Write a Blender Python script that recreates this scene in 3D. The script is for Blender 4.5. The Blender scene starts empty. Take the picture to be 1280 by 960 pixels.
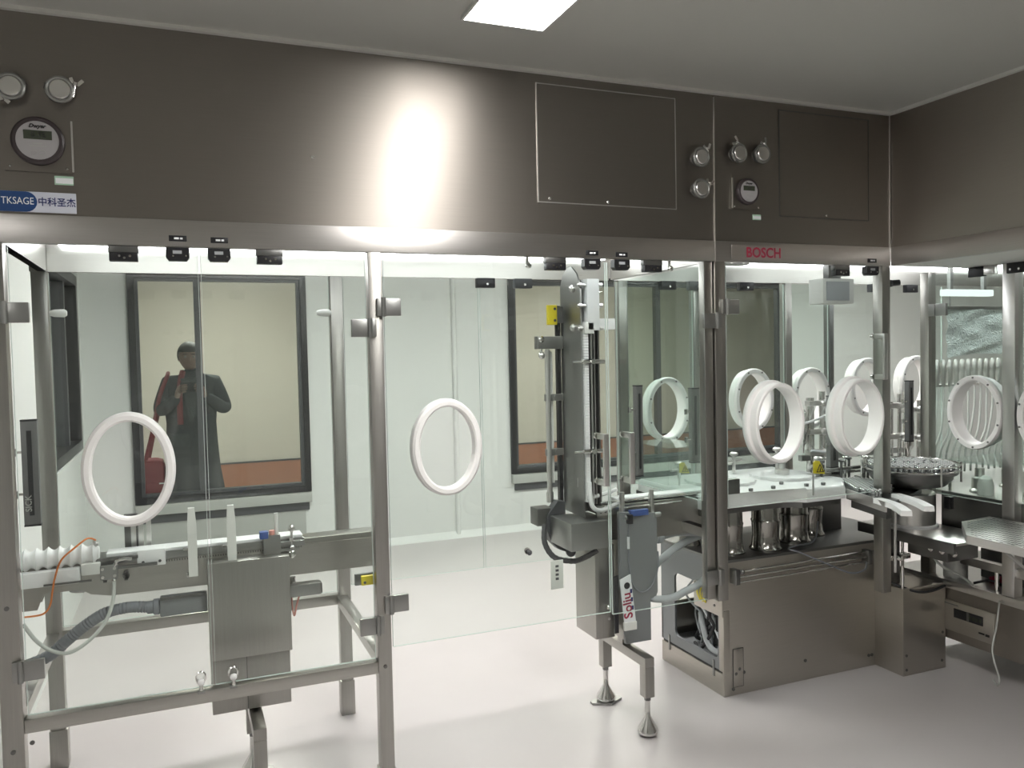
import bpy, bmesh, math, random
from mathutils import Vector, Matrix
random.seed(7)
sc = bpy.context.scene
COL = sc.collection
PI = math.pi

# ------------------------------------------------------------------ camera, world, exposure
yaw, pitch, roll, FPX = 0.3866, 0.0387, -0.02148, 1013.0
CAMLOC = Vector((0.0, -2.7455, 1.6))
fw = Vector((math.sin(yaw)*math.cos(pitch), math.cos(yaw)*math.cos(pitch), -math.sin(pitch)))
rt = Vector((math.cos(yaw), -math.sin(yaw), 0.0))
dn = fw.cross(rt)
c_, s_ = math.cos(roll), math.sin(roll)
rt2 = rt*c_ - dn*s_
dn2 = rt*s_ + dn*c_
M = Matrix((rt2, -dn2, -fw)).transposed().to_4x4()
M.translation = CAMLOC
cam_d = bpy.data.cameras.new('camera')
cam_d.sensor_width = 36.0
cam_d.lens = 36.0*FPX/1280.0
cam_d.clip_start = 0.05
cam = bpy.data.objects.new('camera', cam_d)
COL.objects.link(cam)
cam.matrix_world = M
sc.camera = cam

world = bpy.data.worlds.new('world')
sc.world = world
world.use_nodes = True
world.node_tree.nodes['Background'].inputs[0].default_value = (0.9, 0.95, 1.0, 1)
world.node_tree.nodes['Background'].inputs[1].default_value = 0.15

PANEL_POWER = 29.0      # emission of the ceiling panels
LED_POWER = 11.0        # emission of the light bars in the enclosures
sc.view_settings.view_transform = 'Standard'
sc.view_settings.look = 'None'
sc.view_settings.gamma = 1.0
sc.view_settings.use_curve_mapping = False
sc.view_settings.exposure = 0.14
cy = sc.cycles
cy.use_denoising = True
cy.max_bounces = 10
cy.diffuse_bounces = 4
cy.glossy_bounces = 5
cy.transmission_bounces = 8
cy.transparent_max_bounces = 40
cy.caustics_reflective = False
cy.caustics_refractive = False
cy.sample_clamp_indirect = 6.0

# ------------------------------------------------------------------ materials
MAT = {}
def nmat(name):
    m = bpy.data.materials.new(name)
    m.use_nodes = True
    MAT[name] = m
    nt = m.node_tree
    return m, nt, nt.nodes['Principled BSDF']
def plain(name, col, rough=0.5, metal=0.0, noise=0.0, scale=20.0, spec=0.5):
    m, nt, b = nmat(name)
    b.inputs['Base Color'].default_value = (*col, 1)
    b.inputs['Roughness'].default_value = rough
    b.inputs['Metallic'].default_value = metal
    b.inputs['Specular IOR Level'].default_value = spec
    if noise > 0:
        tc = nt.nodes.new('ShaderNodeTexCoord')
        n = nt.nodes.new('ShaderNodeTexNoise')
        n.inputs['Scale'].default_value = scale
        n.inputs['Detail'].default_value = 4
        r = nt.nodes.new('ShaderNodeMapRange')
        r.inputs['To Min'].default_value = 1-noise
        r.inputs['To Max'].default_value = 1+noise
        mx = nt.nodes.new('ShaderNodeVectorMath'); mx.operation = 'SCALE'
        mx.inputs[0].default_value = col
        nt.links.new(tc.outputs['Object'], n.inputs['Vector'])
        nt.links.new(n.outputs['Fac'], r.inputs['Value'])
        nt.links.new(r.outputs['Result'], mx.inputs['Scale'])
        nt.links.new(mx.outputs['Vector'], b.inputs['Base Color'])
    return m
def brushed(name, col, rough, aniso, tan, grain=(2, 2, 160), amt=0.10, mottled=0.0):
    m, nt, b = nmat(name)
    b.inputs['Metallic'].default_value = 1.0
    b.inputs['Anisotropic'].default_value = aniso
    t = nt.nodes.new('ShaderNodeCombineXYZ')
    for i in range(3): t.inputs[i].default_value = tan[i]
    if aniso > 0: nt.links.new(t.outputs[0], b.inputs['Tangent'])
    tc = nt.nodes.new('ShaderNodeTexCoord')
    mp = nt.nodes.new('ShaderNodeMapping'); mp.inputs['Scale'].default_value = grain
    n = nt.nodes.new('ShaderNodeTexNoise'); n.inputs['Scale'].default_value = 3.0; n.inputs['Detail'].default_value = 5
    nt.links.new(tc.outputs['Object'], mp.inputs['Vector']); nt.links.new(mp.outputs['Vector'], n.inputs['Vector'])
    r1 = nt.nodes.new('ShaderNodeMapRange'); r1.inputs['To Min'].default_value = rough*(1-amt*2); r1.inputs['To Max'].default_value = rough*(1+amt*2)
    nt.links.new(n.outputs['Fac'], r1.inputs['Value']); nt.links.new(r1.outputs['Result'], b.inputs['Roughness'])
    r2 = nt.nodes.new('ShaderNodeMapRange'); r2.inputs['To Min'].default_value = 1-amt; r2.inputs['To Max'].default_value = 1+amt
    nt.links.new(n.outputs['Fac'], r2.inputs['Value'])
    mx = nt.nodes.new('ShaderNodeVectorMath'); mx.operation = 'SCALE'; mx.inputs[0].default_value = col
    nt.links.new(r2.outputs['Result'], mx.inputs['Scale']); nt.links.new(mx.outputs['Vector'], b.inputs['Base Color'])
    return m
def emit(name, col, power):
    m = bpy.data.materials.new(name); m.use_nodes = True; MAT[name] = m
    nt = m.node_tree; nt.nodes.clear()
    e = nt.nodes.new('ShaderNodeEmission'); e.inputs[0].default_value = (*col, 1); e.inputs[1].default_value = power
    o = nt.nodes.new('ShaderNodeOutputMaterial'); nt.links.new(e.outputs[0], o.inputs[0])
    return m
def glassy(name, tint, ior=1.45, rough=0.0, milk=0.0, milkcol=(0.8, 0.9, 0.86)):
    m = bpy.data.materials.new(name); m.use_nodes = True; MAT[name] = m
    nt = m.node_tree; nt.nodes.clear()
    tr = nt.nodes.new('ShaderNodeBsdfTransparent'); tr.inputs[0].default_value = (*tint, 1)
    gl = nt.nodes.new('ShaderNodeBsdfGlossy'); gl.inputs['Roughness'].default_value = rough
    gl.inputs['Color'].default_value = (1, 1, 1, 1)
    fr = nt.nodes.new('ShaderNodeFresnel')
    ge = nt.nodes.new('ShaderNodeNewGeometry'); mr = nt.nodes.new('ShaderNodeMapRange')      # same reflectance on both faces of the unrefracted sheet
    mr.inputs['To Min'].default_value = ior; mr.inputs['To Max'].default_value = 1.0/ior
    nt.links.new(ge.outputs['Backfacing'], mr.inputs['Value']); nt.links.new(mr.outputs['Result'], fr.inputs['IOR'])
    mx = nt.nodes.new('ShaderNodeMixShader')
    nt.links.new(fr.outputs[0], mx.inputs[0]); nt.links.new(tr.outputs[0], mx.inputs[1]); nt.links.new(gl.outputs[0], mx.inputs[2])
    last = mx
    if milk > 0:
        d = nt.nodes.new('ShaderNodeBsdfDiffuse'); d.inputs[0].default_value = (*milkcol, 1)
        m2 = nt.nodes.new('ShaderNodeMixShader'); m2.inputs[0].default_value = milk
        nt.links.new(mx.outputs[0], m2.inputs[1]); nt.links.new(d.outputs[0], m2.inputs[2]); last = m2
    o = nt.nodes.new('ShaderNodeOutputMaterial'); nt.links.new(last.outputs[0], o.inputs[0])
    return m

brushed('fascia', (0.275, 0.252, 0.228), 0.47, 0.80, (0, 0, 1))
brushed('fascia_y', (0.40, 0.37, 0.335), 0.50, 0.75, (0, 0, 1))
brushed('skirt', (0.50, 0.48, 0.46), 0.32, 0.6, (0, 0, 1))
brushed('skirt_y', (0.50, 0.48, 0.46), 0.32, 0.6, (0, 0, 1))
brushed('steel_v', (0.39, 0.38, 0.355), 0.32, 0.4, (0, 0, 1), (60, 60, 2))
brushed('steel_h', (0.46, 0.45, 0.42), 0.30, 0.4, (1, 0, 0))
plain('steel', (0.36, 0.362, 0.35), 0.34, 1.0, 0.03, 5)
plain('steel_light', (0.72, 0.71, 0.69), 0.28, 1.0, 0.03, 5)
plain('steel_dark', (0.20, 0.20, 0.195), 0.36, 1.0, 0.04, 5)
brushed('base_steel', (0.50, 0.475, 0.43), 0.36, 0.5, (1, 0, 0))
plain('chrome', (0.72, 0.71, 0.69), 0.12, 1.0)
plain('pedestal_steel', (0.34, 0.33, 0.31), 0.16, 1.0)
plain('grey_paint', (0.23, 0.24, 0.245), 0.45, 0.2)
plain('white_plastic', (0.86, 0.86, 0.85), 0.35)
plain('ring_white', (0.88, 0.87, 0.85), 0.45)
plain('offwhite', (0.74, 0.74, 0.70), 0.5)
plain('glass_edge', (0.60, 0.68, 0.64), 0.25)
plain('black', (0.012, 0.012, 0.014), 0.35)
plain('dark_grey', (0.06, 0.062, 0.066), 0.45)
plain('rubber', (0.03, 0.03, 0.032), 0.6)
plain('hose_grey', (0.20, 0.21, 0.23), 0.5)
plain('hose_light', (0.40, 0.42, 0.43), 0.45)
plain('curtain_grey', (0.16, 0.16, 0.16), 0.4, 0.4)
plain('tube_clear', (0.62, 0.64, 0.60), 0.25)
plain('yellow', (0.80, 0.66, 0.03), 0.45)
plain('orange', (0.75, 0.22, 0.04), 0.5)
plain('pink', (0.72, 0.33, 0.28), 0.5)
plain('blue', (0.05, 0.10, 0.32), 0.45)
plain('badge_blue', (0.010, 0.055, 0.19), 0.45)
plain('badge_white', (0.62, 0.64, 0.72), 0.45)
plain('ink_navy', (0.02, 0.03, 0.14), 0.5)
plain('ink_grey', (0.24, 0.24, 0.23), 0.6)
plain('ink_red', (0.32, 0.015, 0.05), 0.5)
plain('ink_black', (0.015, 0.015, 0.015), 0.5)
plain('print_white', (0.85, 0.87, 0.88), 0.5)
plain('sticker_green', (0.42, 0.62, 0.48), 0.5)
plain('dial', (0.40, 0.385, 0.39), 0.5)
plain('lcd', (0.055, 0.065, 0.045), 0.25)
plain('bezel', (0.045, 0.034, 0.036), 0.4)
plain('wall', (0.70, 0.715, 0.69), 0.45, noise=0.02, scale=1.5)
plain('wall_grey', (0.42, 0.43, 0.40), 0.5)
plain('ceiling', (0.62, 0.62, 0.58), 0.55)
plain('floor', (0.53, 0.50, 0.49), 0.32, noise=0.06, scale=2.2)
plain('corridor_wall', (0.66, 0.61, 0.54), 0.6, noise=0.02, scale=2)
plain('wood_band', (0.40, 0.17, 0.10), 0.5, noise=0.12, scale=6)
plain('corridor_floor', (0.45, 0.44, 0.42), 0.4)
plain('coat', (0.030, 0.034, 0.040), 0.85)
plain('skin', (0.25, 0.16, 0.125), 0.6)
plain('hair', (0.012, 0.011, 0.012), 0.6)
plain('red_fabric', (0.20, 0.022, 0.030), 0.7, noise=0.1, scale=12)
plain('trouser', (0.022, 0.024, 0.030), 0.85)
glassy('glass', (0.965, 0.985, 0.975), 1.42)
glassy('glass_green', (0.925, 0.97, 0.95), 1.45)
glassy('window_glass', (0.93, 0.95, 0.94), 1.45)
glassy('acrylic', (0.93, 0.95, 0.94), 1.4, 0.02, 0.06)
plain('vial_glass', (0.50, 0.52, 0.52), 0.12, 0.8)
plain('vial_stopper', (0.80, 0.80, 0.80), 0.35, 0.3)
m_, nt_, b_ = nmat('film')
b_.inputs['Base Color'].default_value = (0.86, 0.95, 0.91, 1); b_.inputs['Roughness'].default_value = 0.16; b_.inputs['Alpha'].default_value = 0.8
vo_ = nt_.nodes.new('ShaderNodeTexVoronoi'); vo_.feature = 'DISTANCE_TO_EDGE'; vo_.inputs['Scale'].default_value = 16
nz_ = nt_.nodes.new('ShaderNodeTexNoise'); nz_.inputs['Scale'].default_value = 9
tc_ = nt_.nodes.new('ShaderNodeTexCoord'); ad_ = nt_.nodes.new('ShaderNodeVectorMath'); ad_.operation = 'ADD'
bu_ = nt_.nodes.new('ShaderNodeBump'); bu_.inputs['Strength'].default_value = 0.8; bu_.inputs['Distance'].default_value = 0.03
nt_.links.new(tc_.outputs['Object'], nz_.inputs['Vector']); nt_.links.new(tc_.outputs['Object'], ad_.inputs[0]); nt_.links.new(nz_.outputs['Color'], ad_.inputs[1])
nt_.links.new(ad_.outputs[0], vo_.inputs['Vector']); nt_.links.new(vo_.outputs['Distance'], bu_.inputs['Height']); nt_.links.new(bu_.outputs[0], b_.inputs['Normal'])
emit('panel_light', (1.0, 0.98, 0.95), PANEL_POWER)
emit('led_bar', (0.95, 0.98, 1.0), LED_POWER)
emit('rear_panel_light', (1.0, 0.985, 0.96), 48.0)
emit('lamp_soft', (0.93, 1.0, 0.97), 1.1)
emit('corridor_light', (1.0, 0.96, 0.88), 47.0)

# ------------------------------------------------------------------ mesh helpers
class B:
    def __init__(s): s.bm = bmesh.new()
    def box(s, x0, x1, y0, y1, z0, z1, bev=0.0):
        x0, x1 = min(x0, x1), max(x0, x1); y0, y1 = min(y0, y1), max(y0, y1); z0, z1 = min(z0, z1), max(z0, z1)
        t = bmesh.new()
        v = [t.verts.new(p) for p in ((x0,y0,z0),(x1,y0,z0),(x1,y1,z0),(x0,y1,z0),(x0,y0,z1),(x1,y0,z1),(x1,y1,z1),(x0,y1,z1))]
        for f in ((0,3,2,1),(4,5,6,7),(0,1,5,4),(1,2,6,5),(2,3,7,6),(3,0,4,7)): t.faces.new([v[i] for i in f])
        if bev > 0:
            bev = min(bev, 0.45*min(x1-x0, y1-y0, z1-z0))
            bmesh.ops.bevel(t, geom=list(t.edges), offset=bev, segments=2, affect='EDGES', profile=0.6)
        s._merge(t); return s
    def _merge(s, t):
        m = bpy.data.meshes.new('tmp'); t.to_mesh(m); t.free(); s.bm.from_mesh(m); bpy.data.meshes.remove(m)
    def loops(s, rings, closed_u=True, cap=True, closed_v=False):
        vs = [[s.bm.verts.new(p) for p in r] for r in rings]
        n = len(vs[0]); k = len(vs)
        for i in range(k if closed_v else k-1):
            a, b = vs[i], vs[(i+1) % k]
            for j in range(n if closed_u else n-1):
                j2 = (j+1) % n
                try: s.bm.faces.new((a[j], a[j2], b[j2], b[j]))
                except ValueError: pass
        if cap and not closed_v:
            s.bm.faces.new(list(reversed(vs[0]))); s.bm.faces.new(vs[-1])
        return s
    def tube(s, pts, r, seg=8, closed=False, rf=None):
        pts = [Vector(p) for p in pts]; n = len(pts); rings = []
        up = None
        for i, p in enumerate(pts):
            if closed: d = pts[(i+1) % n]-pts[i-1]
            else: d = pts[min(i+1, n-1)]-pts[max(i-1, 0)]
            d.normalize()
            if up is None:
                up = Vector((0,0,1)) if abs(d.z) < 0.9 else Vector((1,0,0))
            a = d.cross(up); a.normalize(); b = a.cross(d); b.normalize(); up = b
            rr = rf(i/(n-1) if n > 1 else 0) if rf else r
            rings.append([p + a*rr*math.cos(2*PI*j/seg) + b*rr*math.sin(2*PI*j/seg) for j in range(seg)])
        return s.loops(rings, True, not closed, closed)
    def cyl(s, p0, p1, r, seg=16, r2=None):
        p0, p1 = Vector(p0), Vector(p1)
        d = (p1-p0).normalized(); up = Vector((0,0,1)) if abs(d.z) < 0.9 else Vector((1,0,0))
        a = d.cross(up).normalized(); b = a.cross(d)
        r2 = r if r2 is None else r2
        R = lambda c, rr: [c + a*rr*math.cos(2*PI*j/seg) + b*rr*math.sin(2*PI*j/seg) for j in range(seg)]
        return s.loops([R(p0, r), R(p1, r2)])
    def lathe(s, prof, org, axis=(0,0,1), seg=20):
        d = Vector(axis).normalized(); up = Vector((0,0,1)) if abs(d.z) < 0.9 else Vector((1,0,0))
        a = d.cross(up).normalized(); b = a.cross(d); org = Vector(org)
        return s.loops([[org + d*h + a*max(r, 1e-4)*math.cos(2*PI*j/seg) + b*max(r, 1e-4)*math.sin(2*PI*j/seg) for j in range(seg)] for r, h in prof])
    def prism(s, poly, ax, a0, a1):
        def P(u, v, w): return {'x': (w, u, v), 'y': (u, w, v), 'z': (u, v, w)}[ax]
        return s.loops([[P(u, v, a0) for u, v in poly], [P(u, v, a1) for u, v in poly]])
    def obox(s, c, dx, dy, dz, rot):      # oriented box
        t = B(); t.box(-dx/2, dx/2, -dy/2, dy/2, -dz/2, dz/2)
        bmesh.ops.transform(t.bm, matrix=Matrix.Translation(c) @ rot.to_4x4(), verts=t.bm.verts)
        s._merge(t.bm); return s
    def sphere(s, c, r, seg=12, rings=8, sc3=(1,1,1)):
        bmesh.ops.create_uvsphere(s.bm, u_segments=seg, v_segments=rings, radius=r, matrix=Matrix.Translation(c) @ Matrix.Diagonal((*sc3, 1)))
        return s
def spline(pts, n=6):
    P = [Vector(p) for p in pts]; out = []
    for i in range(len(P)-1):
        a, b, c, d = P[max(i-1, 0)], P[i], P[i+1], P[min(i+2, len(P)-1)]
        for k in range(n):
            t = k/n
            out.append(0.5*((2*b) + (c-a)*t + (2*a-5*b+4*c-d)*t*t + (3*b-a-3*c+d)*t*t*t))
    out.append(P[-1]); return out

WLOC = {}
def mk(name, b, mat, parent=None, smooth=None, **props):
    bm = b.bm
    bmesh.ops.recalc_face_normals(bm, faces=bm.faces)
    xs = [v.co for v in bm.verts]
    lo = Vector([min(c[i] for c in xs) for i in range(3)]); hi = Vector([max(c[i] for c in xs) for i in range(3)])
    org = (lo+hi)/2
    if parent is None: org.z = lo.z
    bmesh.ops.translate(bm, vec=-org, verts=bm.verts)
    if smooth is None: smooth = True
    if smooth:
        for f in bm.faces: f.smooth = True
        for e in bm.edges:
            if len(e.link_faces) == 2 and e.calc_face_angle(0) > 0.6: e.smooth = False
    me = bpy.data.meshes.new(name); bm.to_mesh(me); bm.free()
    me.materials.append(MAT[mat])
    o = bpy.data.objects.new(name, me); COL.objects.link(o)
    if parent is not None:
        o.parent = parent; o.location = org - WLOC[parent.name]
    else: o.location = org
    WLOC[o.name] = org
    for k, v in props.items(): o[k] = v
    return o
def thing(name, label, cat, loc, group=None):
    o = bpy.data.objects.new(name, None); COL.objects.link(o)
    o.empty_display_size = 0.05
    o.location = loc; WLOC[o.name] = Vector(loc)
    o['label'] = label; o['category'] = cat
    if group: o['group'] = group
    return o
def single(name, b, mat, label, cat, group=None):
    o = mk(name, b, mat, label=label, category=cat)
    if group: o['group'] = group
    return o
def struct(name, b, mat, parent=None):
    o = mk(name, b, mat, parent)
    if parent is None: o['kind'] = 'structure'
    return o
def copy_thing(root, delta, label):
    r = root.copy(); COL.objects.link(r); r.location = root.location + Vector(delta); r['label'] = label
    WLOC[r.name] = WLOC[root.name] + Vector(delta)
    for ch in root.children:
        c = ch.copy(); COL.objects.link(c); c.parent = r
        for g in ch.children:
            d = g.copy(); COL.objects.link(d); d.parent = c
    return r
def text(body, size, pos, parent, mat, name='lettering', rx=PI/2, rz=0.0, spin=0.0, sx=1.0, align='CENTER', depth=0.0004, shear=0.0, bold=0.0):
    cu = bpy.data.curves.new('txt', 'FONT'); cu.body = body; cu.size = size; cu.align_x = align; cu.align_y = 'CENTER'
    cu.extrude = depth; cu.shear = shear; cu.offset = bold; cu.resolution_u = 3
    t = bpy.data.objects.new('txt', cu); COL.objects.link(t)
    bpy.context.view_layer.update()
    me = bpy.data.meshes.new_from_object(t.evaluated_get(bpy.context.evaluated_depsgraph_get()))
    bpy.data.objects.remove(t); bpy.data.curves.remove(cu)
    me.transform(Matrix.Rotation(rz, 4, 'Z') @ Matrix.Rotation(rx, 4, 'X') @ Matrix.Rotation(spin, 4, 'Z') @ Matrix.Diagonal((sx, 1, 1, 1)))
    me.materials.clear(); me.materials.append(MAT[mat])
    o = bpy.data.objects.new(name, me); COL.objects.link(o); o.parent = parent
    o.location = Vector(pos) - WLOC[parent.name]; WLOC[o.name] = Vector(pos)
    return o

def frame_rect(b, x0, x1, y0, y1, z0, z1, w, wb=None):     # rectangular frame in an XZ plane
    wb = w if wb is None else wb
    b.box(x0, x0+w, y0, y1, z0, z1); b.box(x1-w, x1, y0, y1, z0, z1)
    b.box(x0+w, x1-w, y0, y1, z0, z0+wb); b.box(x0+w, x1-w, y0, y1, z1-w, z1)
    return b

# ------------------------------------------------------------------ the room
H = 2.632
WY = 3.95
struct('floor', B().box(-3.2, 9.2, -6.2, WY, -0.1, 0), 'floor')
struct('floor', B().box(-3.2, 9.2, WY, 7.2, -0.1, 0), 'corridor_floor')
struct('ceiling', B().box(-3.2, 9.2, -6.2, 7.2, H, H+0.1), 'ceiling')
bw = B()
AX0, AX1, BX0, BX1, SZ, TZ = -0.357, 0.943, 2.70, 5.75, 0.515, 2.27
for x0, x1, z0, z1 in ((-0.68, AX0, 0, H), (AX0, AX1, 0, SZ), (AX0, AX1, TZ, H), (AX1, BX0, 0, H), (BX0, BX1, 0, SZ), (BX0, BX1, TZ, H), (BX1, 9.2, 0, H)):
    bw.box(x0, x1, WY, WY+0.1, z0, z1)
struct('wall_back', bw, 'wall')
LW = B()
for y0, y1, z0, z1 in ((0.05, 2.2, 0, H), (2.2, 3.72, 0, 0.985), (2.2, 3.72, 2.2, H), (3.72, WY+0.1, 0, H)):
    LW.box(-0.78, -0.68, y0, y1, z0, z1)
struct('wall_left', LW, 'wall')
struct('wall_left', B().box(-3.2, -3.1, -6.2, 0.15, 0, H), 'wall')
struct('wall_front', B().box(-3.1, -0.78, 0.05, 0.15, 0, H), 'wall')
struct('wall_rear', B().box(-3.1, 9.2, -6.2, -6.1, 0, H), 'wall')
struct('wall_right', B().box(9.1, 9.2, -6.1, 7.2, 0, H), 'wall')
struct('trim_1', B().cyl((2.19, WY-0.004, 0), (2.19, WY-0.004, H), 0.022, 12), 'wall')
bb = B().prism([(WY, 0), (WY-0.05, 0), (WY-0.043, 0.012), (WY-0.02, 0.03), (WY, 0.055)], 'x', -0.68, 9.1)
struct('baseboard_back', bb, 'wall')
struct('trim_4', B().box(-3.1, 2.968, -0.014, 0.004, H-0.012, H).box(2.954, 2.972, -5.0, -0.014, H-0.012, H), 'offwhite')
# corridor behind the windows
struct('wall_corridor', B().box(-3.2, 9.1, 6.6, 6.7, 0, H), 'corridor_wall')
struct('trim_2', B().box(-3.2, 9.1, 6.57, 6.6, 0.08, 0.45), 'wood_band')
struct('trim_3', B().box(-3.2, 9.1, 6.565, 6.6, 0.45, 0.465), 'dark_grey')
struct('wall_corridor', B().box(-3.2, -3.1, 4.05, 6.6, 0, H), 'corridor_wall')

def window(n, x0, x1, mull):
    root = struct('window_%d' % n, frame_rect(B(), x0, x1, WY-0.03, WY+0.06, SZ, TZ, 0.05), 'black')
    mk('inner_frame', frame_rect(B(), x0+0.05, x1-0.05, WY-0.012, WY+0.05, SZ+0.05, TZ-0.05, 0.022), 'dark_grey', root)
    xs = [x0+0.072] + mull + [x1-0.072]
    for m in mull:
        mk('mullion', B().box(m-0.025, m+0.025, WY-0.01, WY+0.05, SZ+0.07, TZ-0.07), 'dark_grey', root)
    for a, b in zip(xs[:-1], xs[1:]):
        mk('pane', B().box(a, b, WY+0.018, WY+0.024, SZ+0.072, TZ-0.072), 'window_glass', root)
    mk('window_sill', B().box(x0, x1, WY-0.045, WY, SZ-0.085, SZ-0.005, 0.004), 'wall_grey', root)
    mk('lower_rail', B().box(x0+0.03, x1-0.02, WY-0.02, WY, SZ-0.15, SZ-0.085), 'dark_grey', root)  # dark strip painted in as the shade below the sill
    return root
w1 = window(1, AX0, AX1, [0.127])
mk('lower_panel', B().box(AX0+0.03, AX1-0.05, WY-0.012, WY, 0.06, SZ-0.15), 'wall_grey', w1)
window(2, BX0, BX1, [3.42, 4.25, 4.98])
# side window in the left wall
w3b = B()
for y0, y1, z0, z1 in ((2.2, 2.27, 0.985, 2.2), (3.65, 3.72, 0.985, 2.2), (2.27, 3.65, 0.985, 1.05), (2.27, 3.65, 2.13, 2.2)):
    w3b.box(-0.80, -0.665, y0, y1, z0, z1)
w3 = struct('window_3', w3b, 'black')
mk('pane', B().box(-0.745, -0.738, 2.27, 3.65, 1.05, 2.13), 'window_glass', w3)
mk('mullion', B().box(-0.77, -0.70, 3.28, 3.34, 1.05, 2.13), 'dark_grey', w3)
mk('blind', B().box(-0.79, -0.78, 2.27, 3.65, 1.05, 2.13), 'curtain_grey', w3)
mk('window_sill', B().box(-0.68, -0.655, 2.2, 3.72, 0.955, 0.985), 'wall', w3)

# ceiling lights
def panel(x0, x1, y0, y1, label, mat='panel_light'):
    r = thing('ceiling_light', label, 'light', ((x0+x1)/2, (y0+y1)/2, H-0.012), 'ceiling light panels')
    mk('diffuser', B().box(x0, x1, y0, y1, H-0.010, H-0.002), mat, r)
    fb = B()
    for a in ((x0-0.008, x0, y0-0.008, y1+0.008), (x1, x1+0.008, y0-0.008, y1+0.008), (x0, x1, y0-0.008, y0), (x0, x1, y1, y1+0.008)):
        fb.box(a[0], a[1], a[2], a[3], H-0.012, H)
    mk('frame', fb, 'offwhite', r)
panel(0.836, 1.100, -1.56, -0.365, 'bright white LED ceiling panel in view above the steel fascia')
panel(1.28, 1.55, -2.95, -1.75, 'LED ceiling panel behind the viewer on the right')  # added out-of-view panel that brightens the floor at right
panel(-2.0, -1.7, -3.6, -2.4, 'LED ceiling panel over the rear left of the front room')  # added out-of-view panel for more light in the front room
panel(0.2, 1.4, 1.7, 2.0, 'LED ceiling panel behind the left glass enclosure', 'rear_panel_light')
panel(2.6, 3.8, 1.7, 2.0, 'LED ceiling panel behind the filling bay', 'rear_panel_light')
panel(5.4, 6.6, 1.7, 2.0, 'LED ceiling panel behind the right wing', 'rear_panel_light')
panel(5.6, 6.8, -2.0, -1.7, 'LED ceiling panel over the right wing aisle')
panel(-0.2, 0.9, 4.9, 5.2, 'warm ceiling panel in the corridor behind the left window', 'corridor_light')
panel(3.8, 4.9, 4.9, 5.2, 'warm ceiling panel in the corridor behind the wide window', 'corridor_light')

# ------------------------------------------------------------------ air plenum housings over the line
ZB, ZT = 1.952, 2.036          # skirt bottom and top
ZI = 2.075                     # underside of the plenum ceiling
YB = 0.84                      # rear plane of the enclosures
XL, XS, XC = -0.68, 2.0225, 2.968
def light_bar(root, x0, x1, y0, y1, z0, z1):
    mk('light_bar', B().box(x0, x1, y0, y1, z0, z1), 'led_bar', root)
def screw(root, x, z, y=-0.001, r=0.004):
    mk('screw', B().lathe([(r, 0), (r, 0.002), (r*0.6, 0.004)], (x, y, z), (0, -1, 0), 8), 'chrome', root)

h1 = thing('plenum_housing', 'long brushed steel air plenum housing over the two left glass bays', 'housing', (0.67, 0.42, ZB))
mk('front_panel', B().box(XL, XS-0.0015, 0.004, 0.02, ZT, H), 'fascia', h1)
mk('front_skirt', B().box(XL, XS-0.0015, 0.0, 0.03, ZB, ZT, 0.003), 'skirt', h1)
mk('rear_skirt', B().box(-0.53, 2.0, YB+0.01, YB+0.03, ZB, H), 'steel_h', h1)
mk('side_skirt', B().box(-0.50, -0.47, 0.03, YB, ZB, H), 'skirt_y', h1)
mk('partition_skirt', B().box(2.004, 2.019, 0.03, YB, ZB, H), 'skirt_y', h1)
mk('ceiling_panel', B().box(-0.47, 2.0, 0.03, YB, ZI, ZI+0.02), 'white_plastic', h1)
light_bar(h1, -0.42, 1.95, YB-0.05, YB-0.015, ZI-0.028, ZI-0.002)
light_bar(h1, -0.42, 1.95, 0.06, 0.09, ZI-0.028, ZI-0.002)
ap = mk('access_panel', B().box(1.241, 1.835, 0.001, 0.004, 2.156, 2.584), 'fascia', h1)
gb = B(); frame_rect(gb, 1.237, 1.839, 0.0, 0.0045, 2.152, 2.588, 0.0035)
mk('gap_edge', gb, 'steel_light', h1)
for x, z in ((1.285, 2.168), (1.53, 2.166)): screw(h1, x, z, 0.001, 0.006)
screw(h1, 0.425, 2.26, 0.004, 0.006)
mk('seam_strip', B().box(XS-0.003, XS, -0.0008, 0.004, ZB, H-0.02), 'steel_light', h1)

h2 = thing('plenum_housing', 'brushed steel plenum housing with red BOSCH lettering over the filling bay', 'housing', (2.5, 0.42, ZB))
mk('front_panel', B().box(XS, XC, 0.004, 0.02, ZT, H), 'fascia', h2)
mk('front_skirt', B().box(XS, XC, 0.0, 0.03, ZB, ZT, 0.003), 'skirt', h2)
mk('rear_skirt', B().box(2.03, 5.2, YB+0.01, YB+0.03, ZB, H), 'steel_h', h2)
mk('ceiling_panel', B().box(2.03, 3.45, 0.03, YB, ZI, ZI+0.02), 'white_plastic', h2)
light_bar(h2, 2.08, 3.40, YB-0.05, YB-0.015, ZI-0.028, ZI-0.002)
light_bar(h2, 2.08, 2.9, 0.06, 0.09, ZI-0.028, ZI-0.002)
mk('access_panel', B().box(2.352, 2.838, 0.001, 0.004, 2.152, 2.588), 'fascia', h2)
gb = B(); frame_rect(gb, 2.348, 2.842, 0.0, 0.0045, 2.148, 2.592, 0.003)
mk('gap_edge', gb, 'steel_dark', h2)
screw(h2, 2.60, 2.162, 0.001, 0.005)
mk('corner_strip', B().box(XC-0.003, XC, -0.001, 0.004, ZB, H-0.01), 'steel_light', h2)
bp = mk('nameplate', B().box(2.10, 2.355, -0.0012, 0, 1.962, 2.022), 'skirt', h2)
text('BOSCH', 0.058, (2.262, -0.0016, 1.991), h2, 'ink_red', 'lettering', sx=0.95, bold=0.0012)

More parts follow.
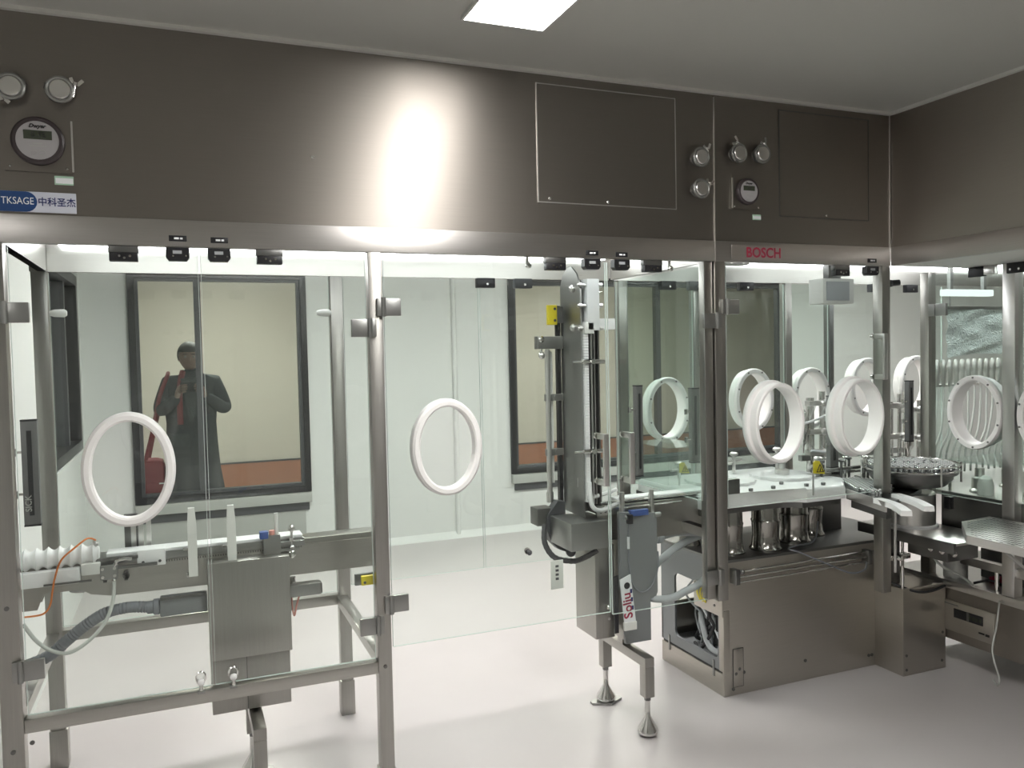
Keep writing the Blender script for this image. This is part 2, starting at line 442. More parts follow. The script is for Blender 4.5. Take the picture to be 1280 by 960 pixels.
h3 = thing('plenum_housing', 'brushed steel plenum housing of the right wing coming towards the viewer', 'housing', (3.4, -2.0, ZB))
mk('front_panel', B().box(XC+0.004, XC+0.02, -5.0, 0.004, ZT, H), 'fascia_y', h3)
mk('front_skirt', B().box(XC, XC+0.03, -5.0, 0.0, ZB, ZT, 0.003), 'skirt_y', h3)
mk('underside_plate', B().box(XC+0.03, 3.45, -5.0, -0.001, ZB, ZB+0.01), 'offwhite', h3)  # off-white colour paints reflected floor light onto the steel underside
mk('inner_skirt', B().box(3.45, 3.47, -5.0, 0.03, ZB, H), 'skirt_y', h3)
mk('ceiling_panel', B().box(3.47, 5.2, -5.0, YB, ZI, ZI+0.02), 'white_plastic', h3)
light_bar(h3, 3.55, 3.60, -1.5, 0.2, ZI-0.03, ZI-0.002)
light_bar(h3, 3.70, 4.60, 0.22, 0.26, ZI-0.03, ZI-0.002)  # added bar, there only to brighten the film and manifold
light_bar(h3, 3.5, 5.1, YB-0.05, YB-0.015, ZI-0.028, ZI-0.002)

# clamp caps on the fascia (sampling ports)
def port(x, z, ang, label):
    r = thing('clamp_port', label, 'port', (x, -0.02, z-0.03), 'clamped sampling ports on the fascia')
    mk('ferrule', B().lathe([(0.030, 0), (0.030, 0.006), (0.024, 0.008), (0.024, 0.022), (0.031, 0.026), (0.031, 0.030)], (x, 0.004, z), (0, -1, 0), 24), 'steel', r)
    mk('cap', B().lathe([(0.0285, 0.030), (0.0285, 0.036), (0.026, 0.039), (0.001, 0.039)], (x, 0.004, z), (0, -1, 0), 24), 'steel_light', r)
    pts = [(x+0.034*math.cos(a), -0.025, z+0.034*math.sin(a)) for a in [ang+2*PI*k/28 for k in range(28)]]
    mk('clamp_band', B().tube(pts, 0.006, 8, True), 'steel', r)
    d = Vector((math.cos(ang), 0, math.sin(ang)))
    p = Vector((x, -0.025, z)) + d*0.036; t = Vector((-d.z, 0, d.x))
    cb = B().cyl(p-t*0.012, p+t*0.026, 0.004, 8)
    mk('clamp_bolt', cb, 'chrome', r)
    q = p+t*0.026
    mk('wing_nut', B().cyl(q-t*0.004, q+t*0.006, 0.007, 10).obox(q+t*0.008+d*0.012, 0.010, 0.004, 0.022, Matrix.Rotation(-ang+0.6, 3, 'Y')).obox(q+t*0.008-d*0.010, 0.010, 0.004, 0.020, Matrix.Rotation(-ang-0.5, 3, 'Y')), 'chrome', r)
    h = Vector((x, -0.025, z)) - d*0.036
    mk('clamp_hinge', B().cyl(h-t*0.008, h+t*0.008, 0.006, 8), 'steel_dark', r)
port(-0.427, 2.395, PI*1.12, 'round clamp cap at the far left edge of the fascia')
port(-0.302, 2.398, -0.2, 'round clamp cap with hanging wing nut above the large dial gauge')
port(1.940, 2.360, 0.25, 'upper of two clamp caps beside the square access panel')
port(1.938, 2.236, -0.15, 'lower of two clamp caps beside the square access panel')
port(2.124, 2.389, 1.2, 'left of the two clamp caps above the small dial gauge')
port(2.241, 2.394, 0.7, 'right of the two clamp caps above the small dial gauge')

# pressure gauges
def gauge(x, z, r0, half, label, digits, strip):
    r = thing('pressure_gauge', label, 'gauge', (x, -0.01, z-half), 'pressure gauges')
    mk('cover_plate', B().prism([(x-half, z-half), (x+half, z-half), (x+half, z+half), (x+half*0.6, z+half*1.14), (x, z+half*1.19), (x-half*0.6, z+half*1.14), (x-half, z+half)], 'y', 0.000, 0.004), 'fascia', r)
    mk('bezel', B().lathe([(r0*1.22, 0), (r0*1.22, 0.014), (r0*1.12, 0.018), (r0*0.98, 0.018), (r0*0.98, 0.010)], (x, 0, z), (0, -1, 0), 40), 'bezel', r)
    d = mk('dial', B().lathe([(r0, 0.008), (r0, 0.0165), (0.001, 0.0165)], (x, 0, z), (0, -1, 0), 40), 'dial', r)
    mk('display', B().box(x-r0*0.62, x+r0*0.66, -0.0175, -0.0165, z+r0*0.05, z+r0*0.50), 'lcd', d)
    text(digits, r0*0.40, (x+r0*0.05, -0.0178, z+r0*0.27), r, 'ink_black', 'digits')
    text('Dwyer', r0*0.27, (x, -0.0172, z+r0*0.72), r, 'ink_black', 'lettering', shear=0.3, bold=0.0006)
    for k, w in ((-0.16, 0.30), (-0.28, 0.60)):
        mk('print_line', B().box(x-r0*w/1.5, x+r0*w/1.5, -0.0171, -0.0165, z+r0*(k-0.02), z+r0*(k+0.02)), 'wall_grey', d)
    for s in (-0.2, 0.2):
        pts = [(x+r0*s+r0*0.16*math.cos(2*PI*j/20), -0.0168, z-r0*0.62+r0*0.12*math.sin(2*PI*j/20)) for j in range(20)]
        mk('button', B().tube(pts, 0.0006, 5, True), 'wall_grey', d)
    for sx in (-0.85, 0.82): screw(r, x+half*sx, z-half*0.85, 0.0, 0.004)
    mk('edge_strip', B().box(x+strip-0.0025, x+strip+0.0025, -0.004, 0.0, z-half*0.95, z+half*0.75), 'steel_light', r)
gauge(-0.366, 2.248, 0.057, 0.088, 'large round digital pressure gauge above the blue and white badge', '0.35', 0.088)
gauge(2.178, 2.240, 0.044, 0.072, 'smaller round digital pressure gauge above the BOSCH lettering', '0.0', -0.072)

def sticker(x, z, w, h, label):
    r = thing('label_sticker', label, 'sticker', (x, 0, z-h/2), 'green stickers')
    mk('green_backing', B().box(x-w/2, x+w/2, -0.0012 + 0.004, 0.004, z-h/2, z+h/2), 'sticker_green', r)
    mk('white_field', B().box(x-w/2+0.003, x+w/2-0.001, 0.0018, 0.0028, z-h/2+0.004, z+h/2-0.006), 'print_white', r)
sticker(-0.304, 2.139, 0.05, 0.026, 'small green and white sticker below the large gauge')
sticker(2.232, 2.139, 0.042, 0.022, 'small pale sticker below the small gauge')
bd = thing('name_badge', 'blue and white badge reading TKSAGE at the left end of the fascia', 'sign', (-0.42, 0, 2.045))
mk('white_plate', B().box(-0.56, -0.274, 0.0016, 0.004, 2.042, 2.102, 0.0006), 'badge_white', bd)
poly = [(-0.56, 2.0425), (-0.405, 2.0425)] + [(-0.405+0.029*math.sin(a), 2.072-0.0295*math.cos(a)) for a in [PI*k/10 for k in range(1, 10)]] + [(-0.405, 2.1015), (-0.56, 2.1015)]
mk('blue_field', B().prism(poly, 'y', 0.0008, 0.0016), 'badge_blue', bd)
text('TKSAGE', 0.029, (-0.426, 0.0004, 2.073), bd, 'print_white', sx=0.80)
text('\u4e2d\u79d1\u5723\u6770', 0.027, (-0.325, 0.0012, 2.072), bd, 'ink_navy', sx=0.92, bold=0.0004)

# door switches hanging under the skirt, with their small number plates
def switch_bracket(x, label, y=0.012, z=1.951):
    r = thing('door_switch', label, 'switch', (x, y, z-0.045), 'door switches under the fascia')
    mk('bracket', B().box(x-0.042, x+0.042, y-0.014, y+0.012, z-0.02, z, 0.001), 'steel_dark', r)
    s = mk('switch_body', B().box(x-0.040, x+0.040, y-0.016, y+0.012, z-0.047, z-0.02, 0.003), 'black', r)
    for dx, dz in ((-0.012, -0.031), (0.018, -0.031), (0.002, -0.037)):
        mk('screw', B().lathe([(0.004, 0), (0.004, 0.0015)], (x+dx, y-0.016, z+dz), (0, -1, 0), 8), 'chrome', s)
def switch_round(x, label, y=0.012, z=1.949):
    r = thing('door_switch', label, 'switch', (x, y, z-0.04), 'door switches under the fascia')
    pl = [(x-0.034, z), (x-0.034, z-0.03), (x-0.026, z-0.04), (x+0.026, z-0.04), (x+0.034, z-0.03), (x+0.034, z)]
    s = mk('switch_body', B().prism(pl, 'y', y-0.018, y+0.012), 'black', r)
    mk('type_label', B().box(x-0.014, x+0.012, y-0.019, y-0.018, z-0.019, z-0.009), 'hose_light', s)
    for dx, dz in ((-0.013, -0.026), (0.024, -0.025)):
        mk('screw', B().lathe([(0.003, 0), (0.003, 0.0015)], (x+dx, y-0.018, z+dz), (0, -1, 0), 8), 'chrome', s)
def tagplate(x, z, label):
    r = thing('number_plate', label, 'plate', (x, 0, z-0.009), 'black number plates on the skirt')
    mk('plate', B().box(x-0.026, x+0.026, -0.002, 0, z-0.009, z+0.009, 0.0008), 'black', r)
    mk('print_line', B().box(x-0.011, x+0.003, -0.0025, -0.002, z-0.003, z+0.003), 'print_white', r)
    mk('print_line', B().box(x+0.006, x+0.014, -0.0025, -0.002, z-0.003, z+0.003), 'print_white', r)
switch_bracket(-0.152, 'bracketed black door switch nearest the left post')
switch_round(0.001, 'rounded black door switch left of the meeting left doors')
switch_round(0.123, 'rounded black door switch right of the meeting left doors')
switch_bracket(0.277, 'bracketed black door switch between the left doors and middle post')
switch_bracket(1.305, 'bracketed black door switch left of the elevator tower')
switch_round(1.456, 'rounded black door switch just above the elevator tower')
switch_round(1.584, 'rounded black door switch just right of the elevator tower')
switch_bracket(1.725, 'bracketed black door switch right of the tower near the green glass')
switch_bracket(2.687, 'bracketed black door switch over the filling bay door')
switch_round(2.858, 'rounded black door switch by the corner post')
tagplate(0.003, 1.978, 'black number plate above the rounded switch left of the left door joint')
tagplate(0.125, 1.976, 'black number plate above the rounded switch right of the left door joint')
tagplate(1.457, 1.971, 'black number plate above the elevator tower')
tagplate(1.585, 1.968, 'black number plate right of the elevator tower')
tagplate(2.858, 1.974, 'black number plate beside the corner post')
def stop(x, y, label):
    r = thing('door_stop', label, 'door stop', (x, y, 1.91), 'chrome door stops')
    mk('stem', B().cyl((x, y, 1.952), (x, y, 1.922), 0.006, 8), 'chrome', r)
    mk('knob', B().lathe([(0.006, 0), (0.011, 0.004), (0.011, 0.014), (0.007, 0.018)], (x+0.004, y+0.006, 1.922), (0, -1, 0), 12), 'chrome', r)
stop(1.201, 0.03, 'small chrome door stop left of the bracketed switch by the tower')
stop(1.82, 0.03, 'small chrome door stop right of the tower under the fascia')
# rear switches under the rear skirt
for i, (x, lb) in enumerate(((1.33, 'black switch under the rear skirt behind the open bay'), (1.52, 'grey switch under the rear skirt left of the tower'), (2.33, 'black switch under the rear skirt behind the green glass'), (2.50, 'black switch under the rear skirt left of the filling bay post'), (2.82, 'black switch under the rear skirt of the filling bay'), (3.74, 'black switch under the rear skirt left of the corner post'), (4.02, 'black switch under the rear skirt right of the corner post'))):
    r = thing('rear_switch', lb, 'switch', (x, YB, 1.91), 'switches under the rear skirt')
    mk('switch_body', B().box(x-0.045, x+0.045, YB-0.028, YB+0.004, 1.905, 1.951, 0.004), 'black' if i % 2 == 0 else 'dark_grey', r)
    mk('screw', B().lathe([(0.006, 0), (0.006, 0.003)], (x+0.005, YB-0.028, 1.922), (0, -1, 0), 8), 'chrome', r)

# ------------------------------------------------------------------ frames
fr = thing('enclosure_frame', 'stainless steel tube frame of the left glass enclosure standing on the floor', 'frame', (0.07, 0.42, 0))
def post(root, x0, x1, y0, y1, z0, z1, mat='steel_v'):
    return mk('post', B().box(x0, x1, y0, y1, z0, z1, 0.003), mat, root)
def collar(root, x0, x1, y0, y1, h=0.155):
    mk('foot_sleeve', B().box(x0-0.005, x1+0.005, y0-0.005, y1+0.005, 0.0, h, 0.004), 'steel_v', root)
FP = [(-0.528, -0.470, 0.0, 0.055), (0.597, 0.645, 0.0, 0.05), (-0.525, -0.470, YB, YB+0.055), (0.612, 0.664, YB, YB+0.05)]
for p in FP:
    post(fr, *p, 0.05, ZB); collar(fr, *p)
mk('rail', B().box(-0.47, 0.597, 0.005, 0.05, 0.496, 0.538, 0.003), 'steel_h', fr)
mk('rail', B().box(-0.47, 0.612, YB+0.005, YB+0.05, 0.500, 0.545, 0.003), 'steel_h', fr)
mk('rail', B().box(-0.522, -0.478, 0.055, YB, 0.498, 0.540, 0.003), 'skirt_y', fr)
mk('rail', B().box(0.603, 0.648, 0.05, YB, 0.500, 0.540, 0.003), 'skirt_y', fr)
for x, y, z in ((-0.45, -0.001, 0.47), (-0.50, -0.001, 0.45), (0.62, -0.001, 0.52), (-0.50, -0.001, 0.88)):
    mk('screw', B().lathe([(0.007, 0), (0.007, 0.003), (0.003, 0.004)], (x, y+0.001, z), (0, -1, 0), 8), 'steel_dark', fr)
for x, y, z in ((-0.44, YB+0.02, 0.70), (0.600, YB+0.02, 0.68)):
    mk('knob', B().lathe([(0.010, 0), (0.016, 0.02), (0.018, 0.05), (0.012, 0.06)], (x, y, z), (1 if x < 0 else -1, 0, 0), 12), 'steel', fr)
for x, y in ((-0.435, YB+0.02), (0.58, YB+0.02)):
    mk('knob', B().lathe([(0.009, 0), (0.014, 0.015), (0.016, 0.05), (0.010, 0.06)], (x-0.03, y-0.03, 1.79), (1, 0, 0), 12), 'offwhite', fr)

f2 = thing('enclosure_frame', 'stainless steel post frame of the filling bay standing on the machine base', 'frame', (2.5, 0.4, 0.5))
post(f2, 2.017, 2.067, 0.0, 0.05, 0.555, ZB)
post(f2, 1.972, 2.012, 0.012, 0.05, 0.565, ZB)
post(f2, 2.918, 2.966, 0.0, 0.055, 0.925, ZB)
post(f2, 2.918, 2.966, 0.0, 0.055, 0.47, 0.898)
post(f2, 2.05, 2.10, YB, YB+0.05, 0.80, ZB)
post(f2, 2.50, 2.545, YB, YB+0.05, 0.63, ZB)
post(f2, 3.10, 3.145, YB, YB+0.05, 0.63, ZB)
post(f2, 3.415, 3.445, YB, YB+0.05, 0.63, ZB, 'steel_dark')
mk('arm', B().box(2.02, 2.06, 0.05, YB, 0.80, 0.84), 'skirt_y', f2)
f3 = thing('enclosure_frame', 'stainless steel posts of the right wing glass wall', 'frame', (3.47, -0.2, 0.4))
post(f3, 3.44, 3.49, 0.205, 0.255, 0.41, ZB)
post(f3, 3.44, 3.495, -0.245, -0.185, 0.41, ZB, 'steel_light')
post(f3, 3.44, 3.49, -1.60, -1.55, 0.0, ZB)

# ------------------------------------------------------------------ glass doors
def pane_mesh(x0, x1, z0, z1, y0, y1, holes=(), xplane=False):
    b = B()
    P = (lambda u, w, v: (w, u, v)) if xplane else (lambda u, w, v: (u, w, v))
    if not holes:
        if xplane: b.box(y0, y1, x0, x1, z0, z1)
        else: b.box(x0, x1, y0, y1, z0, z1)
        return b
    cuts = [x0] + [(holes[i][0]+holes[i+1][0])/2 for i in range(len(holes)-1)] + [x1]
    N = 48
    for i, (cx, cz, a, bb_) in enumerate(holes):
        l, r = cuts[i], cuts[i+1]
        inn, out = [], []
        angs = sorted([2*PI*k/N for k in range(N)] + [math.atan2(zz-cz, xx-cx) % (2*PI) for xx in (l, r) for zz in (z0, z1)])
        for t in angs:
            c, s = math.cos(t), math.sin(t)
            rr = 1/math.sqrt((c/a)**2+(s/bb_)**2)
            inn.append((cx+rr*c, cz+rr*s))
            k = min((r-cx)/c if c > 1e-9 else ((l-cx)/c if c < -1e-9 else 1e9), (z1-cz)/s if s > 1e-9 else ((z0-cz)/s if s < -1e-9 else 1e9))
            out.append((cx+k*c, cz+k*s))
        n = len(angs)
        V = {}
        for nm, pts in (('i', inn), ('o', out)):
            for yy, q in ((y0, 0), (y1, 1)):
                V[nm, q] = [b.bm.verts.new(P(u, yy, v)) for u, v in pts]
        for j in range(n):
            j2 = (j+1) % n
            for q in (0, 1): b.bm.faces.new((V['i', q][j], V['i', q][j2], V['o', q][j2], V['o', q][j]))
            b.bm.faces.new((V['i', 0][j], V['i', 0][j2], V['i', 1][j2], V['i', 1][j]))
    return b
def oval(cx, cz, a, b, y, prof, n=56, xplane=False):      # prof: (outward radial offset, depth offset)
    P = (lambda u, w, v: (w, u, v)) if xplane else (lambda u, w, v: (u, w, v))
    rings = []
    for k in range(n):
        t = 2*PI*k/n; c, s = math.cos(t), math.sin(t)
        nx, nz = c/a, s/b; l = math.hypot(nx, nz); nx /= l; nz /= l
        rings.append([P(cx+a*c+nx*o, y+d, cz+b*s+nz*o) for o, d in prof])
    return B().loops(rings, True, False, True)
THIN = [(-0.002, -0.022), (0.004, -0.028), (0.017, -0.028), (0.025, -0.020), (0.027, -0.006), (0.027, 0.012), (0.021, 0.020), (0.006, 0.020), (-0.002, 0.014)]
DEEP = [(-0.002, -0.060), (0.002, -0.065), (0.011, -0.065), (0.015, -0.060), (0.015, -0.026), (0.012, -0.024), (0.012, -0.021), (0.015, -0.019), (0.022, -0.016), (0.025, -0.010), (0.025, 0.012), (0.021, 0.018), (0.004, 0.018), (-0.002, 0.012)]
def ring(root, cx, cz, y, prof, a=0.106, b=0.150, xplane=False, bolts=0, side=-1):
    pr = [(o, d if side < 0 else -d) for o, d in prof]
    rg = mk('glove_ring', oval(cx, cz, a, b, y, pr, xplane=xplane), 'ring_white', root)
    for k in range(bolts):
        t = 2*PI*(k+0.5)/bolts; o = 0.014; u, v = cx+(a+o)*math.cos(t), cz+(b+o)*math.sin(t)
        d = 0.0185
        p0, p1 = ((y-side*0.016, u, v), (y-side*(d+0.003), u, v)) if xplane else ((u, y-side*0.016, v), (u, y-side*(d+0.003), v))
        p2, p3 = ((y+side*0.075, u, v), (y+side*0.084, u, v)) if xplane else ((u, y+side*0.030, v), (u, y+side*0.036, v))
        mk('bolt', B().cyl(p0, p1, 0.0045, 8), 'steel_dark', rg)
    return rg
def hinge(root, x, z, d, y=0.0):          # d=+1: glass clamp to the right of the post edge
    mk('hinge', B().box(x, x+d*0.062, y-0.012, y+0.006, z-0.03, z+0.03, 0.003).box(x-d*0.022, x, y-0.014, y-0.001, z-0.03, z+0.03, 0.002).cyl((x, y-0.014, z-0.033), (x, y-0.014, z+0.033), 0.008, 10), 'steel', root)
def handle(root, x, z0, z1, y=0.0, dx=0.0, mat='steel_light'):
    b = B().box(x-0.011, x+0.011, y-0.055, y-0.043, z0, z1, 0.003)
    for z in (z0+0.012, z1-0.012):
        b.box(x-0.009, x+0.009, y-0.045, y+0.004, z-0.011, z+0.011, 0.002)
    mk('handle', b, mat, root)
    g = B()
    for z in (z0+0.012, z1-0.012): g.lathe([(0.013, 0), (0.013, 0.012), (0.008, 0.016)], (x, y+0.012, z), (0, 1, 0), 12)
    mk('handle_nut', g, 'chrome', root)
def edges(root, x0, x1, z0, z1, y0, y1, which='lrb'):
    t = 0.0012
    if 'l' in which: mk('polished_edge', B().box(x0-t, x0, y0, y1, z0, z1), 'glass_edge', root)
    if 'r' in which: mk('polished_edge', B().box(x1, x1+t, y0, y1, z0, z1), 'glass_edge', root)
    if 'b' in which: mk('polished_edge', B().box(x0, x1, y0, y1, z0-t, z0), 'glass_edge', root)
GY0, GY1 = 0.004, 0.012
d1 = thing('glass_door', 'leftmost glass door with a white oval glove ring beside the left post', 'door', (-0.2, 0, 0.55))
mk('pane', pane_mesh(-0.458, 0.058, 0.552, 1.940, GY0, GY1, [(-0.160, 1.266, 0.106, 0.150)]), 'glass', d1)
edges(d1, -0.458, 0.058, 0.552, 1.940, GY0, GY1)
ring(d1, -0.160, 1.266, 0.008, THIN)
hinge(d1, -0.470, 1.748, 1); hinge(d1, -0.470, 0.69, 1)
d2 = thing('glass_door', 'plain glass door without glove ring left of the middle post', 'door', (0.33, 0, 0.55))
mk('pane', pane_mesh(0.068, 0.588, 0.552, 1.940, GY0, GY1), 'glass', d2)
edges(d2, 0.068, 0.588, 0.552, 1.940, GY0, GY1)
hinge(d2, 0.597, 1.694, -1); hinge(d2, 0.597, 0.670, -1)
d3 = thing('glass_door', 'wide glass door with one oval glove ring right of the middle post', 'door', (1.08, 0, 0.58))
mk('pane', pane_mesh(0.652, 1.514, 0.583, 1.938, GY0, GY1, [(0.863, 1.270, 0.106, 0.146)]), 'glass', d3)
edges(d3, 0.652, 1.514, 0.583, 1.938, GY0, GY1)
ring(d3, 0.863, 1.270, 0.008, THIN, 0.104, 0.146)
hinge(d3, 0.645, 1.765, 1); hinge(d3, 0.645, 0.737, 1)
handle(d3, 1.475, 1.085, 1.285)
d4 = thing('glass_door', 'narrow glass door with a handle left of the filling bay post', 'door', (1.76, 0, 0.57))
mk('pane', pane_mesh(1.524, 1.968, 0.572, 1.938, GY0, GY1), 'glass', d4)
edges(d4, 1.524, 1.968, 0.572, 1.938, GY0, GY1, 'lb')
hinge(d4, 2.017, 1.712, -1); hinge(d4, 2.017, 0.66, -1)
handle(d4, 1.588, 1.085, 1.285)
d5 = thing('glass_door', 'filling bay glass door with two deep white glove rings', 'door', (2.5, 0, 0.94))
mk('pane', pane_mesh(2.074, 2.912, 0.940, 1.938, GY0, GY1, [(2.298, 1.283, 0.112, 0.153), (2.745, 1.286, 0.112, 0.153)]), 'glass', d5)
edges(d5, 2.074, 2.912, 0.940, 1.938, GY0, GY1, 'lb')
ring(d5, 2.298, 1.283, 0.008, DEEP, 0.112, 0.153); ring(d5, 2.745, 1.286, 0.008, DEEP, 0.112, 0.153)
hinge(d5, 2.067, 1.768, 1)
handle(d5, 2.882, 1.445, 1.650)
# rear doors of the filling bay
def rear_door(x0, x1, z0, holes, label, mat='glass_green'):
    r = thing('rear_glass_door', label, 'door', ((x0+x1)/2, YB, z0))
    mk('pane', pane_mesh(x0, x1, z0, 1.945, YB+0.008, YB+0.016, [(cx, cz, 0.104, 0.145) for cx, cz in holes]), mat, r)
    edges(r, x0, x1, z0, 1.945, YB+0.008, YB+0.016)
    for cx, cz in holes: ring(r, cx, cz, YB+0.012, DEEP, 0.104, 0.145, bolts=8, side=1)
    return r
rear_door(0.67, 1.30, 0.58, [], 'rear glass pane of the open bay right of the middle post', 'glass')
rear_door(1.31, 2.04, 0.58, [], 'rear glass pane behind the elevator tower', 'glass')
rd = rear_door(-0.465, 0.605, 0.56, [], 'rear glass pane of the left enclosure', 'glass')
rear_door(2.106, 2.495, 0.85, [(2.334, 1.285)], 'rear glass door with a bolted glove ring seen through the green glass', 'glass_green')
rear_door(2.55, 3.095, 0.85, [(2.886, 1.315)], 'rear glass door with a bolted glove ring above the orange corridor band')
rear_door(3.15, 3.41, 0.85, [(3.285, 1.310)], 'narrow rear glass door with a bolted glove ring in the filling bay')
rear_door(3.45, 4.30, 0.85, [(3.70, 1.355), (4.09, 1.36)], 'rear glass door with two glove rings beside the corner post', 'glass')
pt = thing('partition_pane', 'green tinted glass partition between tower bay and filling bay', 'glass panel', (2.042, 0.44, 0.95))
mk('pane', B().box(2.038, 2.046, 0.052, YB-0.002, 0.95, 1.945), 'glass_green', pt)
mk('polished_edge', B().box(2.038, 2.046, 0.052, YB-0.002, 0.947, 0.95), 'glass_edge', pt)
# right wing door, glass in the X = 3.45 plane
dr = thing('glass_door', 'right wing glass door with a large bolted double glove ring', 'door', (3.455, 0, 0.85))
mk('pane', pane_mesh(-0.183, 0.203, 0.86, 1.94, 3.452, 3.460, [(-0.040, 1.272, 0.118, 0.150)], True), 'glass_green', dr)
mk('polished_edge', B().box(3.452, 3.460, -0.183, 0.203, 0.856, 0.86), 'glass_edge', dr)
ring(dr, -0.040, 1.272, 3.456, DEEP, 0.118, 0.150, True, 10, 1)
mk('hinge', B().box(3.436, 3.452, 0.105, 0.165, 1.735, 1.795, 0.003).box(3.432, 3.45, 0.165, 0.20, 1.735, 1.795, 0.002), 'steel', dr)
dr2 = thing('glass_door', 'right wing glass door with a glove ring at the right picture edge', 'door', (3.455, -0.9, 0.85))
mk('pane', pane_mesh(-1.54, -0.25, 0.86, 1.94, 3.452, 3.460, [(-0.395, 1.272, 0.118, 0.150)], True), 'glass_green', dr2)
ring(dr2, -0.395, 1.272, 3.456, DEEP, 0.118, 0.150, True, 10, 1)

# clasps on the front bottom rail
for x, lb in ((0.023, 'left of two chrome clasps on the front bottom rail'), (0.121, 'right of two chrome clasps on the front bottom rail')):
    r = thing('door_clasp', lb, 'clasp', (x, 0, 0.538), 'clasps on the bottom rail')
    mk('base', B().box(x-0.012, x+0.012, -0.010, 0.012, 0.534, 0.544, 0.002), 'steel', r)
    mk('stem', B().cyl((x, -0.002, 0.544), (x, -0.002, 0.575), 0.006, 10), 'chrome', r)
    mk('roller', B().lathe([(0.009, 0), (0.011, 0.003), (0.011, 0.012), (0.006, 0.015)], (x, 0.002, 0.572), (0, -1, 0), 12), 'white_plastic', r)
    mk('loop', B().tube([(x+0.014*math.cos(t), 0.001, 0.584+0.018*math.sin(t)) for t in [2*PI*k/16 for k in range(16)]], 0.0035, 6, True), 'chrome', r)
ys = thing('safety_sensor', 'small yellow safety sensor behind the middle post', 'sensor', (0.56, 0.06, 0.79))
mk('mount', B().box(0.535, 0.60, 0.062, 0.075, 0.797, 0.838, 0.002), 'steel_dark', ys)
mk('sensor_body', B().box(0.555, 0.60, 0.045, 0.062, 0.799, 0.832, 0.003), 'yellow', ys)
mk('screw', B().cyl((0.566, 0.045, 0.810), (0.566, 0.042, 0.810), 0.005, 8), 'dark_grey', ys)

# ------------------------------------------------------------------ left conveyor
def t_leg(root, x, y0, y1, zc, ztop, ytop):
    mk('leg_frame', B().box(x-0.022, x+0.022, y0-0.022, y1+0.022, zc-0.04, zc, 0.002)
       .box(x-0.022, x+0.022, y0-0.022, y0+0.022, 0.165, zc-0.04, 0.002)
       .box(x-0.022, x+0.022, y1-0.022, y1+0.022, 0.165, zc-0.04, 0.002)
       .box(x-0.022, x+0.022, ytop-0.022, ytop+0.022, zc, ztop, 0.002), 'steel_v', root)
    for y in (y0, y1):
        f = mk('levelling_foot', B().lathe([(0.022, 0.0), (0.040, 0.012), (0.044, 0.022), (0.042, 0.030), (0.012, 0.080), (0.011, 0.150)], (x, y, 0), (0, 0, 1), 24), 'chrome', root)
        mk('lock_nut', B().cyl((x, y, 0.148), (x, y, 0.165), 0.013, 6), 'steel_dark', f)
    mk('floor_tab', B().prism([(x-0.075, y1-0.012), (x, y1-0.05), (x+0.075, y1-0.012), (x+0.075, y1+0.012), (x, y1+0.045), (x-0.075, y1+0.012)], 'z', 0.0, 0.010), 'steel', root)

cv = thing('vial_conveyor', 'low steel conveyor with white feed screw inside the left enclosure', 'conveyor', (0.1, 0.36, 0))
pl = [(-0.60, 0.905), (0.685, 0.905), (0.685, 0.795), (0.40, 0.795), (-0.25, 0.800), (-0.31, 0.812), (-0.34, 0.832), (-0.45, 0.832), (-0.47, 0.780), (-0.60, 0.780)]
mk('side_plate', B().prism(pl, 'y', 0.315, 0.325), 'steel_h', cv)
mk('side_plate', B().prism(pl, 'y', 0.415, 0.425), 'steel_h', cv)
mk('end_extension', B().box(0.39, 0.685, 0.325, 0.415, 0.80, 0.925, 0.002), 'steel_h', cv)
mk('belt_rail', B().box(-0.30, 0.40, 0.318, 0.42, 0.905, 0.931, 0.002), 'steel', cv)
mk('belt', B().box(-0.26, 0.395, 0.322, 0.40, 0.931, 0.943, 0.003), 'white_plastic', cv)
tb = B()
for k in range(64):
    x = -0.15+k*0.0085
    tb.box(x, x+0.004, 0.311, 0.315, 0.897, 0.903)
mk('chain_teeth', tb, 'steel_dark', cv, kind='stuff')
prof = []
for k in range(121):
    t = k/120
    prof.append((0.027+0.012*(1-abs(math.sin(t*PI*7.5))), t*0.25))
mk('feed_screw', B().lathe([(0.002, -0.001)]+prof+[(0.002, 0.251)], (-0.53, 0.31, 0.950), (1, 0, 0), 24), 'white_plastic', cv)
mk('guide_block', B().box(-0.535, -0.335, 0.255, 0.295, 0.868, 0.918, 0.006), 'white_plastic', cv)
mk('guide_block', B().box(-0.332, -0.275, 0.262, 0.295, 0.890, 0.928, 0.004), 'offwhite', cv)
mk('clamp_block', B().box(-0.164, -0.074, 0.290, 0.332, 0.892, 0.950, 0.004), 'white_plastic', cv)
for x in (-0.145, -0.092): mk('bolt', B().cyl((x, 0.290, 0.908), (x, 0.286, 0.908), 0.005, 8), 'dark_grey', cv)
mk('link_bar', B().box(-0.29, -0.16, 0.285, 0.30, 0.925, 0.937, 0.002).box(-0.30, -0.10, 0.27, 0.284, 0.898, 0.908, 0.002).box(-0.44, -0.30, 0.25, 0.256, 0.872, 0.878), 'steel_dark', cv)
mk('bracket_plate', B().box(-0.276, -0.222, 0.262, 0.272, 0.868, 0.916, 0.002), 'steel', cv)
for x, z in ((-0.268, 0.905), (-0.232, 0.905), (-0.268, 0.878), (-0.232, 0.880)): mk('bolt', B().cyl((x, 0.262, z), (x, 0.257, z), 0.005, 8), 'steel_light', cv)
mk('air_fitting', B().tube(spline([(-0.233, 0.27, 0.905), (-0.224, 0.262, 0.928), (-0.20, 0.262, 0.934), (-0.178, 0.262, 0.93)]), 0.006, 8).cyl((-0.234, 0.27, 0.908), (-0.236, 0.28, 0.86), 0.008, 10), 'chrome', cv)
